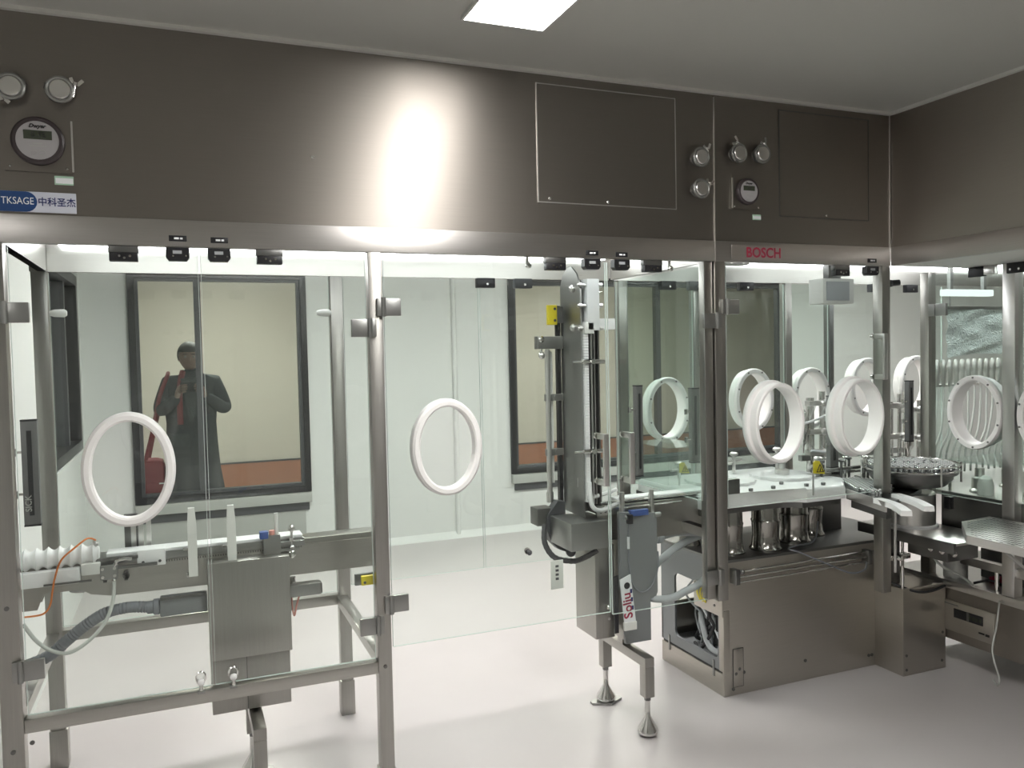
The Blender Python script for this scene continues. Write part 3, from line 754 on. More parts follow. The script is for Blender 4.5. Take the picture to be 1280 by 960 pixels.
mk('adjuster', B().cyl((-0.292, 0.30, 0.925), (-0.292, 0.30, 1.0), 0.006, 8).cyl((-0.292, 0.30, 0.955), (-0.292, 0.30, 0.968), 0.013, 8).cyl((-0.30, 0.30, 0.985), (-0.28, 0.30, 0.985), 0.006, 8), 'steel_light', cv)
for x in (-0.265, -0.20): mk('foot_clip', B().cyl((x, 0.315, 0.865), (x, 0.300, 0.865), 0.011, 10).box(x-0.006, x+0.006, 0.300, 0.315, 0.85, 0.88), 'steel_dark', cv)
for x, z0, z1 in ((0.013, 0.848, 1.086), (0.142, 0.846, 1.084)):
    mk('guide_finger', B().prism([(x-0.014, z0), (x+0.016, z0), (x+0.016, z1-0.06), (x+0.011, z1), (x-0.010, z1), (x-0.014, z1-0.06)], 'y', 0.255, 0.275), 'offwhite', cv)
    mk('finger_bolt', B().cyl((x-0.03, 0.285, z0+0.09), (x, 0.285, z0+0.09), 0.005, 8).cyl((x-0.02, 0.285, z0+0.0), (x, 0.285, z0), 0.009, 8), 'chrome', cv)
for x in (-0.18, -0.13, -0.155): mk('standing_rod', B().box(x-0.008, x+0.008, 0.44, 0.452, 0.90, 1.03), 'steel_light', cv)
mk('standing_plate', B().box(-0.21, -0.165, 0.455, 0.465, 0.90, 1.05), 'steel_dark', cv)
mk('sensor_block', B().box(0.252, 0.312, 0.285, 0.318, 0.886, 0.958, 0.003), 'steel', cv)
mk('sensor', B().box(0.240, 0.270, 0.283, 0.312, 0.946, 0.972, 0.003), 'blue', cv)
mk('sensor_lamp', B().cyl((0.283, 0.295, 0.958), (0.283, 0.295, 0.974), 0.010, 10), 'pink', cv)
mk('sensor_rod', B().cyl((0.300, 0.30, 0.958), (0.300, 0.30, 1.035), 0.007, 10), 'offwhite', cv)
mk('cross_arm', B().box(0.312, 0.400, 0.300, 0.314, 0.905, 0.925, 0.002).box(0.28, 0.38, 0.288, 0.296, 0.893, 0.903, 0.001), 'steel', cv)
kb = B()
for z, r in ((0.975, 0.012), (0.935, 0.009), (0.88, 0.014), (0.905, 0.008)): kb.lathe([(r*0.6, 0), (r, 0.004), (r, 0.014), (r*0.5, 0.018)], (0.352, 0.30, z), (0, -1, 0), 12)
kb.cyl((0.352, 0.296, 0.87), (0.352, 0.296, 0.98), 0.005, 8)
mk('star_knob', kb, 'chrome', cv)
mk('gear_cabinet', B().box(0.058, 0.336, 0.235, 0.314, 0.545, 0.889, 0.003), 'steel_v', cv)
mk('lower_cabinet', B().box(0.060, 0.330, 0.262, 0.40, 0.345, 0.545, 0.003), 'steel_v', cv)
mk('cabinet_seam', B().box(0.178, 0.181, 0.2605, 0.262, 0.35, 0.545), 'steel_dark', cv)
t_leg(cv, 0.205, 0.125, 0.485, 0.335, 0.345, 0.33)
mk('motor_connector', B().box(-0.098, 0.056, 0.270, 0.325, 0.715, 0.778, 0.006), 'grey_paint', cv)
mk('connector_cover', B().box(-0.095, 0.05, 0.262, 0.27, 0.775, 0.785, 0.001), 'steel_dark', cv)
mk('hose_coupling', B().lathe([(0.024, 0), (0.028, 0.004), (0.028, 0.018), (0.022, 0.022), (0.022, 0.040)], (-0.098, 0.297, 0.748), (-1, 0, 0), 16), 'hose_grey', cv)
mk('motor_box', B().box(0.337, 0.448, 0.255, 0.305, 0.728, 0.772, 0.005), 'steel', cv)
mk('motor_box_cap', B().box(0.448, 0.452, 0.258, 0.302, 0.732, 0.768, 0.003), 'steel_dark', cv)
mk('box_bolt', B().cyl((0.350, 0.29, 0.772), (0.350, 0.29, 0.795), 0.012, 10), 'chrome', cv)
single('corrugated_hose', B().tube(spline([(-0.135, 0.297, 0.750), (-0.20, 0.297, 0.757), (-0.272, 0.30, 0.745), (-0.335, 0.305, 0.708), (-0.39, 0.31, 0.665), (-0.45, 0.33, 0.615), (-0.56, 0.36, 0.575)], 14), 0.018, 12, rf=lambda t: 0.0195+0.0014*math.sin(t*240)), 'hose_grey', 'dark grey corrugated hose running to the left under the conveyor', 'hose')
single('air_tube', B().tube(spline([(-0.236, 0.28, 0.865), (-0.240, 0.27, 0.80), (-0.262, 0.26, 0.735), (-0.31, 0.25, 0.68), (-0.37, 0.24, 0.648), (-0.42, 0.24, 0.66), (-0.465, 0.24, 0.70), (-0.50, 0.24, 0.76)], 8), 0.0062, 10), 'tube_clear', 'clear plastic air tube looping below the conveyor', 'tube')
single('sensor_cable', B().tube(spline([(-0.288, 0.295, 1.0), (-0.31, 0.27, 1.012), (-0.345, 0.25, 0.99), (-0.385, 0.24, 0.955), (-0.405, 0.24, 0.90), (-0.415, 0.24, 0.85), (-0.423, 0.24, 0.81), (-0.445, 0.24, 0.785), (-0.50, 0.25, 0.78)], 8), 0.003, 6), 'orange', 'thin orange sensor cable arching over the feed screw', 'cable')
single('motor_cable', B().tube(spline([(0.345, 0.285, 0.73), (0.345, 0.28, 0.69), (0.351, 0.28, 0.655), (0.360, 0.28, 0.69), (0.372, 0.28, 0.73)], 8), 0.0035, 6), 'pink', 'pink cable loop below the motor box in the left enclosure', 'cable')

# light curtain bars
def curtain(x, y, z0, z1, label, w=0.034, txt=None):
    r = thing('light_curtain', label, 'sensor bar', (x, y, z0), 'grey sensor bars')
    mk('housing', B().box(x-w/2, x+w/2, y-0.014, y+0.014, z0, z1, 0.003), 'curtain_grey', r)
    mk('lens_strip', B().box(x-w*0.15, x+w*0.15, y-0.0155, y-0.014, z0+0.03, z1-0.03), 'black', r)
    mk('end_cap', B().box(x-w/2, x+w/2, y-0.0145, y+0.0145, z1, z1+0.006).box(x-w/2, x+w/2, y-0.0145, y+0.0145, z0-0.006, z0), 'black', r)
    cb = B()
    for z in (z0+0.10, z1-0.10): cb.cyl((x-0.05, y-0.005, z), (x+0.0, y-0.005, z), 0.005, 8).cyl((x-0.045, y-0.005, z-0.012), (x-0.045, y-0.005, z+0.012), 0.008, 8)
    mk('clamp_rod', cb, 'chrome', r)
    if txt: text(txt, 0.026, (x-0.008, y-0.016, z0+0.07), r, 'wall_grey', 'lettering', spin=PI/2, bold=0.0004)
curtain(-0.468, 0.30, 1.072, 1.410, 'grey SICK sensor bar beside the left posts', 0.048, 'SICK')
curtain(1.845, 0.33, 1.05, 1.44, 'grey sensor bar behind the handle right of the tower')
curtain(2.115, 0.30, 1.095, 1.42, 'grey sensor bar just left of the filling bay post', 0.040)
curtain(3.415, 0.30, 1.11, 1.41, 'grey sensor bar between the corner post and the wing post', 0.034)
curtain(2.835, 0.22, 1.03, 1.36, 'dark sensor bar seen inside the right deep glove ring', 0.05)

# ------------------------------------------------------------------ elevator tower
tw = thing('vial_elevator', 'tall vertical vial elevator tower with a white chain in the open bay', 'elevator', (1.62, 0.36, 0))
def side_poly(z0):
    p = [(0.285, z0), (0.285, 1.86), (0.315, 1.925), (0.365, 1.960), (0.41, 1.958), (0.45, 1.93), (0.475, 1.88), (0.475, z0)]
    return p
mk('side_plate', B().prism(side_poly(0.90), 'x', 1.548, 1.556), 'steel', tw)
mk('side_plate', B().prism([(y, min(z, 1.72)) for y, z in ((0.285, 0.90), (0.285, 1.72), (0.475, 1.72), (0.475, 0.90))], 'x', 1.628, 1.635), 'steel_dark', tw)
mk('back_plate', B().box(1.556, 1.628, 0.40, 0.41, 0.90, 1.72), 'steel_dark', tw)
cb = B()
for k in range(62):
    z = 0.965+k*0.0118
    cb.box(1.557, 1.577, 0.272, 0.300, z, z+0.0105)
mk('chain_links', cb, 'white_plastic', tw, kind='stuff')
mk('guide_strip', B().box(1.595, 1.604, 0.29, 0.30, 0.95, 1.68).box(1.612, 1.616, 0.29, 0.30, 0.95, 1.68), 'steel_light', tw)
mk('head_guide', B().box(1.570, 1.628, 0.262, 0.32, 1.685, 1.90, 0.004), 'white_plastic', tw)
mk('head_guide', B().box(1.556, 1.60, 0.262, 0.30, 1.672, 1.72, 0.003), 'offwhite', tw)
mk('outlet_block', B().box(1.615, 1.705, 0.27, 0.31, 1.688, 1.735, 0.003), 'white_plastic', tw)
for y, z in ((0.35, 1.865), (0.35, 1.70)):
    mk('hub', B().lathe([(0.016, 0), (0.016, 0.006), (0.010, 0.008), (0.010, 0.014), (0.004, 0.016)], (1.548, y, z), (-1, 0, 0), 16), 'steel_light', tw)
for z in (1.875, 1.79, 1.695):
    mk('tie_rod', B().cyl((1.53, 0.275, z), (1.645, 0.275, z), 0.006, 8).cyl((1.535, 0.275, z), (1.548, 0.275, z), 0.011, 8).cyl((1.63, 0.275, z), (1.645, 0.275, z), 0.011, 8), 'steel_light', tw)
for z in (1.555, 1.18):
    mk('guide_clamp', B().cyl((1.50, 0.262, z), (1.645, 0.262, z), 0.005, 8).cyl((1.54, 0.262, z), (1.575, 0.262, z), 0.010, 10).cyl((1.60, 0.262, z), (1.645, 0.262, z), 0.009, 10).cyl((1.585, 0.27, z), (1.585, 0.245, z), 0.011, 10), 'chrome', tw)
mk('sight_slot', B().box(1.5472, 1.548, 0.335, 0.339, 1.02, 1.06), 'steel_light', tw)
mk('drag_cable', B().box(1.530, 1.547, 0.476, 0.50, 0.92, 1.80), 'black', tw)
mk('slide_bar', B().box(1.50, 1.514, 0.495, 0.505, 1.02, 1.60), 'offwhite', tw)
mk('slide_rod', B().cyl((1.478, 0.47, 0.965), (1.478, 0.47, 1.61), 0.012, 14).cyl((1.478, 0.47, 0.94), (1.478, 0.47, 0.985), 0.016, 14), 'steel_light', tw)
mk('rod_clamp', B().box(1.425, 1.548, 0.452, 0.490, 1.612, 1.668, 0.003), 'steel', tw)
for z in (1.40, 1.16): mk('rod_clamp', B().box(1.465, 1.548, 0.465, 0.485, z-0.015, z+0.015, 0.002).cyl((1.52, 0.46, z), (1.52, 0.49, z), 0.016, 10), 'steel', tw)
mk('clamp_knob', B().sphere((1.445, 0.455, 1.585), 0.016).cyl((1.445, 0.46, 1.59), (1.445, 0.46, 1.612), 0.006, 8).lathe([(0.012, 0), (0.014, 0.01), (0.008, 0.016)], (1.44, 0.452, 1.655), (0, -1, 0), 10), 'chrome', tw)
mk('base_box', B().box(1.445, 1.628, 0.200, 0.40, 0.782, 0.897, 0.003), 'steel', tw)
mk('side_box', B().box(1.395, 1.47, 0.42, 0.50, 0.850, 0.925, 0.002), 'steel_dark', tw)
gp = [(0.955, 1.485), (0.90, 1.44), (0.84, 1.428), (0.78, 1.45), (0.745, 1.485), (0.73, 1.52), (0.76, 1.545), (0.80, 1.52), (0.95, 1.52)]
mk('belt_guard', B().prism([(x, z) for z, x in gp], 'y', 0.405, 0.45), 'dark_grey', tw)
mk('guard_knob', B().lathe([(0.010, 0), (0.022, 0.004), (0.022, 0.016), (0.012, 0.022)], (1.53, 0.39, 0.735), (0, -1, 0), 14), 'black', tw)
mk('drive_cabinet', B().box(1.578, 1.668, 0.250, 0.435, 0.383, 0.782, 0.003), 'steel_v', tw)
mk('cabinet_bolt', B().lathe([(0.010, 0), (0.010, 0.02), (0.006, 0.024)], (1.630, 0.25, 0.52), (0, -1, 0), 12), 'chrome', tw)
mk('cabinet_bolt', B().lathe([(0.006, 0), (0.006, 0.004)], (1.640, 0.25, 0.465), (0, -1, 0), 8), 'steel_light', tw)
mk('front_plate', B().prism([(1.668, 0.925), (1.848, 0.905), (1.848, 0.57), (1.838, 0.545), (1.812, 0.545), (1.812, 0.365), (1.690, 0.365), (1.690, 0.60), (1.668, 0.60)], 'y', 0.195, 0.215), 'grey_paint', tw)
mk('gear_cabinet', B().box(1.70, 1.80, 0.215, 0.40, 0.37, 0.90, 0.003), 'steel_v', tw)
mk('conveyor_plate', B().prism([(1.60, 0.945), (2.02, 0.945), (2.18, 0.935), (2.18, 0.785), (1.85, 0.785), (1.60, 0.80)], 'y', 0.262, 0.272), 'steel_h', tw)
mk('conveyor_plate', B().box(1.64, 2.18, 0.345, 0.355, 0.80, 0.945), 'steel_h', tw)
mk('belt', B().box(1.70, 2.22, 0.275, 0.342, 0.950, 0.968, 0.004), 'white_plastic', tw)
mk('curved_guide', B().tube(spline([(1.568, 0.268, 1.05), (1.568, 0.262, 0.985), (1.578, 0.258, 0.945), (1.61, 0.256, 0.928), (1.66, 0.256, 0.940), (1.72, 0.262, 0.955)], 8), 0.010, 10), 'white_plastic', tw)
mk('outer_guide', B().tube(spline([(1.58, 0.30, 0.978), (1.64, 0.30, 0.985), (1.72, 0.31, 1.0)], 6), 0.009, 8), 'white_plastic', tw)
mk('chain_cover', B().box(1.595, 1.70, 0.255, 0.262, 0.905, 0.94, 0.002), 'steel_light', tw)
for x in (1.612, 1.635, 1.658): mk('slot', B().cyl((x, 0.255, 0.922), (x, 0.253, 0.922), 0.007, 8), 'dark_grey', tw)
mk('guide_rail', B().cyl((1.60, 0.235, 0.965), (2.10, 0.245, 0.962), 0.004, 6).cyl((1.70, 0.230, 0.935), (2.0, 0.235, 0.937), 0.004, 6), 'chrome', tw)
for x in (1.692, 1.835):
    mk('rail_clamp', B().box(x-0.008, x+0.008, 0.205, 0.228, 0.865, 0.985, 0.002).cyl((x, 0.215, 0.985), (x, 0.215, 1.005), 0.011, 10).cyl((x, 0.195, 0.90), (x+0.03, 0.195, 0.90), 0.010, 10), 'steel_light', tw)
mk('sensor_pair', B().box(1.715, 1.80, 0.180, 0.205, 0.905, 0.930, 0.003), 'blue', tw)
mk('sensor_head', B().box(1.700, 1.722, 0.175, 0.20, 0.875, 0.915, 0.003), 'black', tw)
mk('hose_coupling', B().lathe([(0.022, 0), (0.022, 0.05), (0.026, 0.055), (0.026, 0.075), (0.020, 0.08)], (1.85, 0.285, 0.775), (1, 0, 0), 14), 'hose_light', tw)
t_leg(tw, 1.742, 0.118, 0.477, 0.332, 0.372, 0.30)
single('black_hose', B().tube(spline([(1.40, 0.36, 0.87), (1.385, 0.33, 0.80), (1.415, 0.30, 0.742), (1.49, 0.28, 0.722), (1.545, 0.27, 0.735), (1.585, 0.243, 0.765)], 12), 0.011, 10, rf=lambda t: 0.0115+0.0008*math.sin(t*260)), 'rubber', 'black corrugated hose looping under the tower base box', 'hose')
single('grey_hose', B().tube(spline([(1.857, 0.30, 0.56), (1.872, 0.30, 0.615), (1.91, 0.30, 0.655), (1.982, 0.30, 0.70), (2.067, 0.30, 0.741), (2.16, 0.31, 0.757)], 10), 0.017, 12), 'hose_light', 'upper light grey hose from the tower to the machine table', 'hose')
single('grey_hose', B().tube(spline([(1.812, 0.235, 0.538), (1.85, 0.19, 0.537), (1.90, 0.165, 0.542), (1.955, 0.15, 0.567), (2.011, 0.135, 0.592), (2.062, 0.12, 0.635)], 10), 0.016, 12), 'hose_light', 'lower light grey hose sagging in front of the cable cutout', 'hose')
single('grey_hose', B().tube(spline([(1.92, 0.285, 0.775), (2.0, 0.285, 0.785), (2.10, 0.285, 0.775), (2.18, 0.30, 0.765)], 10), 0.014, 12), 'hose_light', 'short light grey hose lying level above the other two hoses', 'hose')
cbt = thing('signal_cable', 'thin grey cable hanging down the front plate of the tower', 'cable', (1.72, 0.19, 0.57))
mk('cable', B().tube(spline([(1.708, 0.188, 0.88), (1.704, 0.188, 0.80), (1.706, 0.188, 0.70), (1.722, 0.188, 0.62), (1.765, 0.188, 0.578), (1.815, 0.188, 0.60), (1.845, 0.188, 0.67), (1.855, 0.20, 0.74)], 8), 0.003, 6), 'hose_grey', cbt)
mk('connector', B().cyl((1.704, 0.188, 0.82), (1.704, 0.188, 0.77), 0.006, 8), 'print_white', cbt)
yb = thing('safety_sensor', 'yellow safety sensor on the upper left of the tower', 'sensor', (1.49, 0.44, 1.71))
mk('sensor_body', B().box(1.468, 1.512, 0.432, 0.452, 1.716, 1.802, 0.004), 'yellow', yb)
mk('mount', B().box(1.475, 1.548, 0.452, 0.462, 1.725, 1.795), 'steel_dark', yb)
for z in (1.735, 1.785): mk('screw', B().cyl((1.50, 0.432, z), (1.50, 0.429, z), 0.006, 8), 'dark_grey', yb)
# hanging tag, and a card for its reflection
tg = thing('hanging_tag', 'white Soliu tag hanging in front of the tower cabinet', 'tag', (1.67, 0.16, 0.45))
mk('backing', B().prism([(1.620, 0.665), (1.640, 0.672), (1.640, 0.43), (1.622, 0.43)], 'y', 0.166, 0.172), 'black', tg)
mk('card', B().prism([(1.640, 0.655), (1.690, 0.672), (1.712, 0.475), (1.660, 0.452)], 'y', 0.150, 0.156), 'print_white', tg)
mk('clip', B().box(1.655, 1.715, 0.146, 0.16, 0.440, 0.475, 0.003), 'offwhite', tg)
text('Soliu', 0.056, (1.674, 0.1485, 0.545), tg, 'ink_red', 'lettering', spin=PI/2+0.10, bold=0.0010)
mk('emblem', B().lathe([(0.014, 0), (0.014, 0.001)], (1.672, 0.150, 0.628), (0, -1, 0), 14), 'ink_black', tg)
for k in range(3): mk('print_mark', B().box(1.686+0.003*k, 1.696+0.003*k, 0.149, 0.150, 0.595-k*0.035, 0.612-k*0.035), 'ink_navy', tg)
tg2 = thing('hanging_tag', 'pale tag hanging behind the wide glass door near the hose loop', 'tag', (1.29, 0.02, 0.70))  # solid card modelled for the tag's faint reflection in the glass
mk('card', B().box(1.266, 1.318, 0.014, 0.019, 0.700, 0.810, 0.002), 'offwhite', tg2)
for k in range(4): mk('print_mark', B().box(1.285, 1.298, 0.0132, 0.014, 0.735+k*0.016, 0.744+k*0.016), 'dark_grey', tg2)
lk = thing('glass_clamp', 'small chrome clamp on the lower part of the wide glass door', 'clamp', (1.16, 0, 0.85))
mk('base', B().lathe([(0.013, 0), (0.013, 0.004)], (1.166, 0.004, 0.862), (0, -1, 0), 14), 'chrome', lk)
mk('turn', B().lathe([(0.008, 0.004), (0.010, 0.014), (0.006, 0.018)], (1.170, 0.004, 0.858), (0, -1, 0), 12), 'dark_grey', lk)

# ------------------------------------------------------------------ filling machine base and deck
fm = thing('filling_machine', 'stainless filling machine base with white star deck in the filling bay', 'machine', (2.85, 0.5, 0))
BX, BF, BR = 2.25, 0.284, 0.80
mk('plinth', B().box(BX, 3.165, BF+0.012, BR, 0.0, 0.104, 0.002), 'base_steel', fm)
mk('plinth_gap', B().box(BX+0.006, 3.16, BF+0.012, BR-0.006, 0.104, 0.116), 'black', fm)
mk('front_panel', B().box(BX, 3.165, BF, BF+0.012, 0.0, 0.628, 0.002), 'base_steel', fm)
sp = B()
sp.box(BX, BX+0.012, BF+0.012, 0.325, 0.116, 0.628); sp.box(BX, BX+0.012, 0.68, BR, 0.116, 0.628)
sp.box(BX, BX+0.012, 0.325, 0.68, 0.116, 0.165); sp.box(BX, BX+0.012, 0.325, 0.68, 0.485, 0.628)
for cy_, cz_, sy, sz in ((0.325, 0.165, 1, 1), (0.68, 0.165, -1, 1), (0.68, 0.485, -1, -1)):
    R = 0.03
    arc = [(cy_+sy*R*(1-math.sin(a)), cz_+sz*R*(1-math.cos(a))) for a in [PI/2*k/6 for k in range(7)]]
    sp.prism([(cy_, cz_)]+arc, 'x', BX, BX+0.012)
mk('side_panel', sp, 'grey_paint', fm)
mk('corner_cover', B().box(BX-0.010, BX, BF-0.004, 0.50, 0.372, 0.492, 0.003), 'base_steel', fm)
mk('corner_post', B().box(BX-0.004, BX+0.03, BF-0.006, BF+0.03, 0.116, 0.40, 0.002), 'base_steel', fm)
mk('rear_panel', B().box(BX, 3.44, BR-0.012, BR, 0.116, 0.30, 0.002).box(2.60, 3.44, BR-0.012, BR, 0.30, 0.628), 'base_steel', fm)
mk('inner_floor', B().box(BX+0.012, 3.10, BF+0.02, BR-0.014, 0.116, 0.125), 'grey_paint', fm)
mk('inner_wall', B().box(2.52, 2.53, BF+0.02, BR-0.014, 0.125, 0.60), 'steel_dark', fm)
mk('table_plate', B().box(BX-0.004, 3.44, BF-0.004, BR+0.02, 0.618, 0.632, 0.003), 'steel_dark', fm)
mk('hatch', B().box(2.300, 2.355, BF-0.004, BF, 0.04, 0.215, 0.001), 'base_steel', fm)
mk('hatch_edge', frame_rect(B(), 2.298, 2.357, BF-0.0045, BF-0.001, 0.038, 0.217, 0.002), 'steel_dark', fm)
for x, z in ((2.315, 0.10), (2.335, 0.12), (2.36, 0.10), (2.72, 0.095), (2.30, 0.03), (3.14, 0.055), (3.12, 0.055)):
    mk('bolt', B().lathe([(0.008, 0), (0.008, 0.004), (0.004, 0.006)], (x, BF, z), (0, -1, 0), 10), 'steel_dark', fm)
mk('bolt', B().lathe([(0.006, 0), (0.006, 0.005)], (BX-0.010, 0.335, 0.415), (-1, 0, 0), 8), 'steel_dark', fm)
for y in (0.36, 0.73): mk('latch', B().box(BX-0.004, BX, y-0.006, y+0.006, 0.075, 0.15), 'steel', fm)
for dz, dy in ((0.0, 0.0), (0.022, 0.004), (0.044, 0.012)):
    mk('front_rod', B().cyl((2.30, 0.245+dy, 0.535+dz), (3.09, 0.245+dy, 0.542+dz), 0.005, 8), 'chrome', fm)
for x in (2.30, 3.09): mk('rod_bracket', B().box(x-0.012, x+0.012, 0.238, BF, 0.525, 0.595, 0.003).sphere((x+0.02, 0.235, 0.585), 0.012), 'steel_dark', fm)
def pedestal(x, y, r, top=0.875):
    mk('pedestal', B().lathe([(r*1.12, 0.0), (r*1.12, 0.008), (r*0.98, 0.02), (r*0.90, 0.07), (r*0.96, 0.13), (r*1.0, 0.14), (r*0.94, 0.15), (r*0.92, top-0.632)], (x, y, 0.632), (0, 0, 1), 28), 'pedestal_steel', fm)
for x, y, r in ((2.575, 0.385, 0.070), (2.38, 0.40, 0.062), (2.80, 0.45, 0.075), (2.97, 0.52, 0.065), (2.50, 0.62, 0.06), (2.30, 0.62, 0.05)): pedestal(x, y, r)
dk = [(2.10, 0.20), (2.53, 0.205), (2.575, 0.19), (2.62, 0.15), (2.845, 0.150), (3.00, 0.32), (2.96, 0.795), (2.12, 0.795)]
mk('deck_apron', B().prism([(x*0.985+0.037, y+0.03) for x, y in dk], 'z', 0.858, 0.888), 'steel_dark', fm)
dbm = B().prism(dk, 'z', 0.888, 0.952)
bmesh.ops.bevel(dbm.bm, geom=[e for e in dbm.bm.edges if min(v.co.z for v in e.verts) > 0.95], offset=0.020, segments=4, affect='EDGES', profile=0.5)
mk('star_deck', dbm, 'white_plastic', fm)
for x, y, r in ((2.40, 0.50, 0.17), (2.76, 0.48, 0.16)):
    st = []
    for k in range(96):
        a = 2*PI*k/96; st.append((x+(r-0.010*(0.5+0.5*math.cos(a*16)))*math.cos(a), y+(r-0.010*(0.5+0.5*math.cos(a*16)))*math.sin(a)))
    mk('star_wheel', B().prism(st, 'z', 0.953, 0.966), 'white_plastic', fm)
    mk('wheel_hub', B().lathe([(0.035, 0), (0.035, 0.022), (0.016, 0.028), (0.016, 0.055), (0.024, 0.060), (0.024, 0.072), (0.010, 0.078)], (x, y, 0.966), (0, 0, 1), 20), 'steel_light', fm)
for x, y in ((2.49, 0.225), (2.36, 0.22), (2.60, 0.30), (2.66, 0.20), (2.75, 0.19), (2.20, 0.23)):
    mk('deck_bolt', B().lathe([(0.010, 0), (0.011, 0.012), (0.007, 0.014)], (x, y, 0.952), (0, 0, 1), 10), 'steel_dark', fm)
for x, y, h in ((2.62, 0.68, 0.09), (2.88, 0.66, 0.10), (2.95, 0.44, 0.07), (2.30, 0.70, 0.06)):
    mk('guide_post', B().cyl((x, y, 0.952), (x, y, 0.952+h), 0.009, 10).lathe([(0.010, 0), (0.022, 0.006), (0.022, 0.016), (0.014, 0.022)], (x, y, 0.952+h), (0, 0, 1), 12).cyl((x-0.06, y-0.02, 0.952+h*0.7), (x+0.07, y+0.03, 0.952+h*0.7), 0.007, 8), 'steel_light', fm)
mk('cam_block', B().box(2.105, 2.165, 0.045, 0.075, 0.985, 1.048, 0.003), 'steel_dark', fm)
mk('cam_arm', B().box(2.12, 2.15, 0.075, 0.22, 0.985, 1.0), 'steel_dark', fm)
# infeed plate with the vials
VP = [(2.86, 0.150), (2.985, 0.33), (3.24, 0.38), (3.22, 0.055), (2.765, -0.165)]
mk('outfeed_plate', B().prism(VP, 'z', 0.900, 0.915), 'steel_dark', fm)
mk('plate_lip', B().prism([(2.86, 0.150), (2.765, -0.165), (2.757, -0.160), (2.852, 0.152)], 'z', 0.885, 0.930), 'steel_light', fm)
mk('under_beam', B().prism([(2.87, 0.14), (2.80, -0.13), (2.84, -0.12), (2.92, 0.16)], 'z', 0.845, 0.899), 'steel_dark', fm)
for pts in ([(2.80, -0.08, 0.921), (2.775, -0.18, 0.921), (2.745, -0.25, 0.919), (2.705, -0.32, 0.914)], [(2.95, -0.04, 0.921), (2.925, -0.14, 0.921), (2.895, -0.22, 0.919), (2.86, -0.295, 0.914)]):
    q = spline(pts, 8); rings = []
    for i, p in enumerate(q):
        d = (q[min(i+1, len(q)-1)]-q[max(i-1, 0)]).normalized(); n = Vector((-d.y, d.x, 0)).normalized()
        rings.append([p+n*0.022+Vector((0, 0, -0.012)), p-n*0.022+Vector((0, 0, -0.012)), p-n*0.020+Vector((0, 0, 0.010)), p+n*0.020+Vector((0, 0, 0.010))])
    mk('outfeed_lane', B().loops(rings), 'white_plastic', fm)
DC = (3.30, 0.185)
mk('turret_drum', B().lathe([(0.108, 0), (0.108, 0.150), (0.100, 0.158), (0.03, 0.160)], (DC[0], DC[1], 0.722), (0, 0, 1), 36), 'steel_light', fm)
mk('drum_flange', B().lathe([(0.120, 0), (0.120, 0.010), (0.110, 0.014)], (DC[0], DC[1], 0.712), (0, 0, 1), 36), 'white_plastic', fm)
mk('clamp_block', B().box(3.40, 3.425, 0.05, 0.085, 0.80, 0.86, 0.003), 'black', fm)
mk('side_block', B().box(3.165, 3.446, 0.114, BR-0.02, 0.0, 0.425, 0.003), 'base_steel', fm)
for x, z in ((3.185, 0.10), (3.185, 0.03), (3.425, 0.18), (3.42, 0.04)): mk('bolt', B().lathe([(0.007, 0), (0.007, 0.003)], (x, 0.114, z), (0, -1, 0), 8), 'steel_dark', fm)

# cables in the base and loose tubes
rnd = random.Random(3)
for k in range(26):
    y0 = rnd.uniform(0.36, 0.60); y1 = rnd.uniform(0.34, 0.64); x = rnd.uniform(2.275, 2.36)
    pts = [(x, y0, 0.47), (x+rnd.uniform(-0.02, 0.05), y0+rnd.uniform(-0.05, 0.05), rnd.uniform(0.34, 0.42)), (x+rnd.uniform(-0.015, 0.08), (y0+y1)/2+rnd.uniform(-0.08, 0.08), rnd.uniform(0.20, 0.30)), (x+rnd.uniform(0, 0.06), y1, rnd.uniform(0.14, 0.19)), (x+0.05, max(0.33, min(0.65, y1+rnd.uniform(-0.15, 0.15))), 0.136)]
    m = ('rubber', 'hose_grey', 'dark_grey', 'hose_light', 'rubber', 'hose_grey', 'print_white')[k % 7]
    single('machine_cable', B().tube(spline(pts, 6), (0.006, 0.008, 0.010, 0.005)[k % 4], 7), m, 'loose cable tangled inside the cutout of the machine base', 'cable', 'cables in the machine base cutout')
single('flex_conduit', B().tube(spline([(2.28, 0.50, 0.33), (2.272, 0.47, 0.26), (2.272, 0.44, 0.205), (2.272, 0.40, 0.182), (2.275, 0.345, 0.180)], 8), 0.014, 10), 'hose_light', 'pale conduit curving along the lower edge of the base cutout', 'hose')
cg = thing('earth_wire', 'yellow green earth wires at the top of the base cutout', 'cable', (2.27, 0.45, 0.42))
for k in range(3): mk('wire', B().tube(spline([(2.235, 0.40+0.02*k, 0.50), (2.236, 0.41+0.025*k, 0.47), (2.235, 0.42+0.022*k, 0.44), (2.236, 0.40+0.02*k, 0.41)], 5), 0.004, 6), 'yellow', cg)
single('table_cable', B().tube(spline([(2.93, 0.42, 0.72), (2.85, 0.36, 0.645), (2.72, 0.33, 0.641), (2.64, 0.30, 0.641), (2.68, 0.262, 0.625), (2.82, 0.235, 0.56), (2.95, 0.225, 0.505), (3.04, 0.228, 0.51), (3.06, 0.235, 0.545)], 8), 0.004, 6), 'hose_grey', 'thin grey cable lying on the machine table and over its front rods', 'cable')

